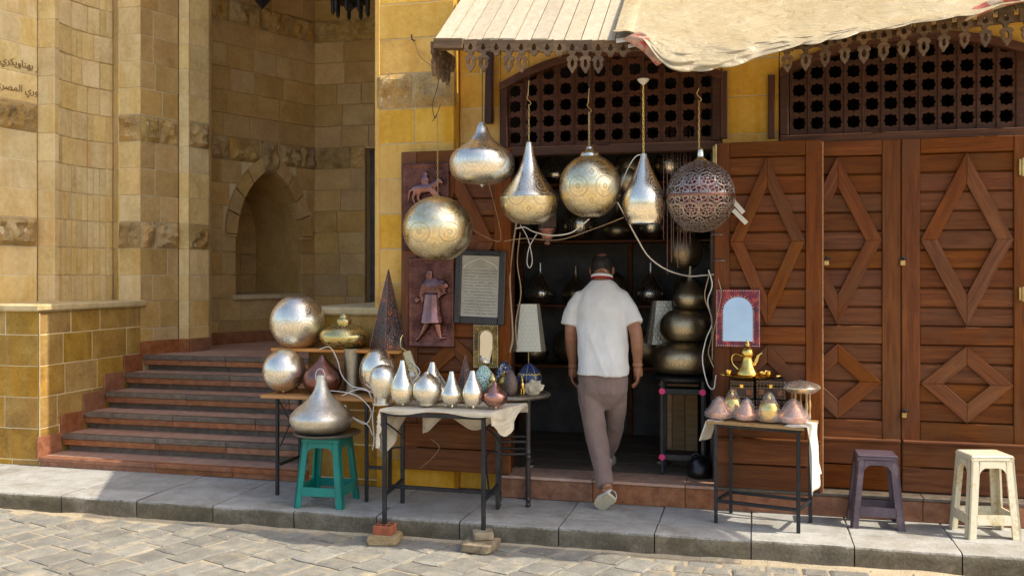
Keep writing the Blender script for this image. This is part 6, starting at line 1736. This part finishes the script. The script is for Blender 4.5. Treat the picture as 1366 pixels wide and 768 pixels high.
# slip-on shoes: rear one tipped on its toe, sole towards the street
def shoe(heel, toe_, up, wd=.042):
    heel, toe_ = Vector(heel), Vector(toe_); d = (toe_-heel); Ln = d.length; d.normalize(); up = Vector(up); up = (up - d*up.dot(d)).normalized(); rt = d.cross(up)
    outl = [(0, .55), (.06, .80), (.2, .86), (.4, .78), (.6, .98), (.8, 1.0), (.93, .75), (1.0, .25)]
    P2 = [(f, w_) for f, w_ in outl]; ring = [heel + d*(Ln*f) + rt*(wd*w_) for f, w_ in P2] + [heel + d*(Ln*f) - rt*(wd*w_) for f, w_ in P2[::-1]]
    m = MB(); n = len(ring)
    for h in (0, .02):
        m.v += [p + up*h for p in ring]
    m.f += [tuple(range(n))[::-1], tuple(range(n, 2*n))] + [(i, (i+1) % n, (i+1) % n + n, i+n) for i in range(n)]
    put(m, 'shoe_sole', M['sole'], man, 0, True)
    u = MB(); secs = []
    for f, w_, hh in ((.02, .6, .04), (.12, .84, .052), (.3, .82, .052), (.5, .84, .062), (.7, .95, .046), (.88, .8, .030), (.98, .35, .016)):
        c = heel + d*(Ln*f) + up*.018; n0 = len(u.v)
        for k in range(12):
            a = math.pi*k/11; u.v.append(c + rt*(wd*w_*.98*math.cos(a)) + up*(hh*math.sin(a)**.8))
        secs.append(n0)
    for a_, b_ in zip(secs, secs[1:]):
        for k in range(11): u.f.append((a_+k, a_+k+1, b_+k+1, b_+k))
    o = put(u, 'shoe_upper', M['shoe'], man, 180); s_ = o.modifiers.new('s', 'SOLIDIFY'); s_.thickness = .004
shoe(an + Vector((.045, -.075, -.035)), toe + Vector((-.02, .035, .012)), (.25, .75, .62), .046)
shoe((fx, .42, ZF), (fx, .69, ZF), (0, 0, 1))

# ============================================================ CABLES
def cable(label, pts, r=.0032, mat='cable', name='cable', n=6):
    P3 = catmull([W(*p) for p in pts], n); o = put(MB().tube(P3, r, 6), name, M[mat], None, 180)
    return tag(o, label, 'cable')
cable('white cable looping between the bottle lamp and the round globe lamp', [(688,305,-.3),(700,303,-.35),(712,309,-.4),(735,314,-.45),(760,311,-.5),(774,302,-.55),(786,292,-.58)], .0042)
cable('thin tan cable running from the doorway to the teardrop lamp', [(672,322,-.2),(700,318,-.3),(745,320,-.35),(790,306,-.45),(832,290,-.55)], .003, 'cable_d')
cable('thick white cable sagging from the round globe across the doorway', [(824,270,-.58),(835,290,-.5),(850,318,-.3),(866,343,-.1),(890,360,.1),(918,368,.25),(940,367,.2),(952,366,.05)], .0048)
cable('white cable bent over the top of the teardrop lamp', [(858,206,-.6),(848,209,-.59),(838,224,-.56),(829,246,-.56),(826,262,-.58)], .0032)
cable('grey cable hanging in a loop by the door jamb', [(694,300,.0),(704,318,.0),(710,345,.0),(707,357,.0),(703,350,.0),(706,330,.0),(716,312,.0)], .003)
cable('tan cable drooping from the squat lamp to the door jamb', [(652,246,-.55),(660,275,-.4),(668,312,-.2),(664,322,-.1),(640,312,-.2),(620,298,-.4)], .0026, 'cable_d')
cable('brown cable bundle running down the left door jamb', [(690,290,.02),(684,330,.02),(680,370,.0),(682,410,.0),(684,450,.0),(680,470,0)], .007, 'cable_d')
cable('twisted thin cable down the left door jamb', [(694,310,.02),(690,350,.01),(695,390,.01),(688,430,.0),(690,465,0)], .004, 'cable_d')
cable('pale cable knot hanging by the stacked lamps', [(945,360,.0),(950,380,.0),(944,402,.0),(950,430,.0),(942,452,.0),(937,480,.0),(944,512,.0),(952,518,.0),(955,500,-.01)], .0036, 'cable')
cable('tan cable twisted round the pale one by the stacked lamps', [(946,366,-.01),(940,395,-.01),(948,420,-.01),(950,445,-.01),(945,470,-.01),(952,490,-.01)], .0032, 'cable_d')
cable('brown cord crossing the red mirror frame', [(958,372,-.05),(962,392,-.05),(957,420,-.05),(951,450,-.04),(950,480,-.03)], .003, 'cable_d')
for k, (pts, lb) in enumerate((
    ([(425,466,-.16),(440,463,-.18),(450,480,-.18),(456,500,-.2),(470,515,-.25),(490,520,-.28),(498,540,-.33)], 'white cable running from the upper board down past the cylinder'),
    ([(430,520,-.34),(460,523,-.34),(480,530,-.36),(495,548,-.37),(488,565,-.37),(470,556,-.36),(460,540,-.35)], 'white cable loop dangling under the lower board'),
    ([(440,524,-.35),(455,540,-.36),(470,556,-.37),(490,566,-.38),(497,580,-.40)], 'long white cable drooping toward the table leg'),
    ([(455,528,-.33),(478,519,-.33),(500,523,-.40),(520,518,-.45),(535,500,-.42),(545,492,-.25)], 'white cable crossing behind the bulb shaped lamp'),
    ([(488,512,-.30),(500,526,-.36),(497,555,-.39),(499,585,-.40),(497,600,-.40)], 'white cable hanging beside the cloth'),
    ([(545,478,-.13),(560,495,-.15),(552,510,-.2),(563,520,-.25)], 'white cable plugged into the socket strip'),
    ([(575,585,-.34),(586,596,-.34),(575,612,-.34),(560,624,-.34)], 'tan thread hanging below the cloth'))):
    cable(lb, pts, .0034 if k < 6 else .002, 'cable' if k < 6 else 'cable_d')
cable('cord tied from the awning corner to the pillar hook', [(553,55,.05),(560,75,-.1),(573,86,-.4),(583,92,-.7)], .002, 'wire')
# paper tags on the right leaf beside the filigree globe
for k, (a, b, lb) in enumerate((((978,268), (992,284), 'upper paper tag stuck behind the filigree globe'), ((978,280), (996,298), 'lower paper tag stuck behind the filigree globe'))):
    p, q2 = W(*a, -.05), W(*b, -.05); t_ = bar('paper_tag', p, q2, .028, .003, M['oilcloth2'], None); tag(t_, lb, 'tag')
for k, (px, py) in enumerate(((957, 313), (960, 347))):
    c = W(px, py, -.08); o = put(MB().lathe(spl([(.002, .012), (.03, .008), (.042, 0), (.04, -.003), (.002, .006)], 3), 20), 'lamp_rose', M['tarnish'], None, 50); o.location = c
    tag(o, ('upper small metal ceiling cup on the right jamb', 'lower small metal ceiling cup on the right jamb')[k], 'lamp part')
    cb = put(MB().tube([c, (c.x, .02, c.z+.01)], .003, 4), 'stem', M['wire'], None); cb.parent = o; cb.location = -c
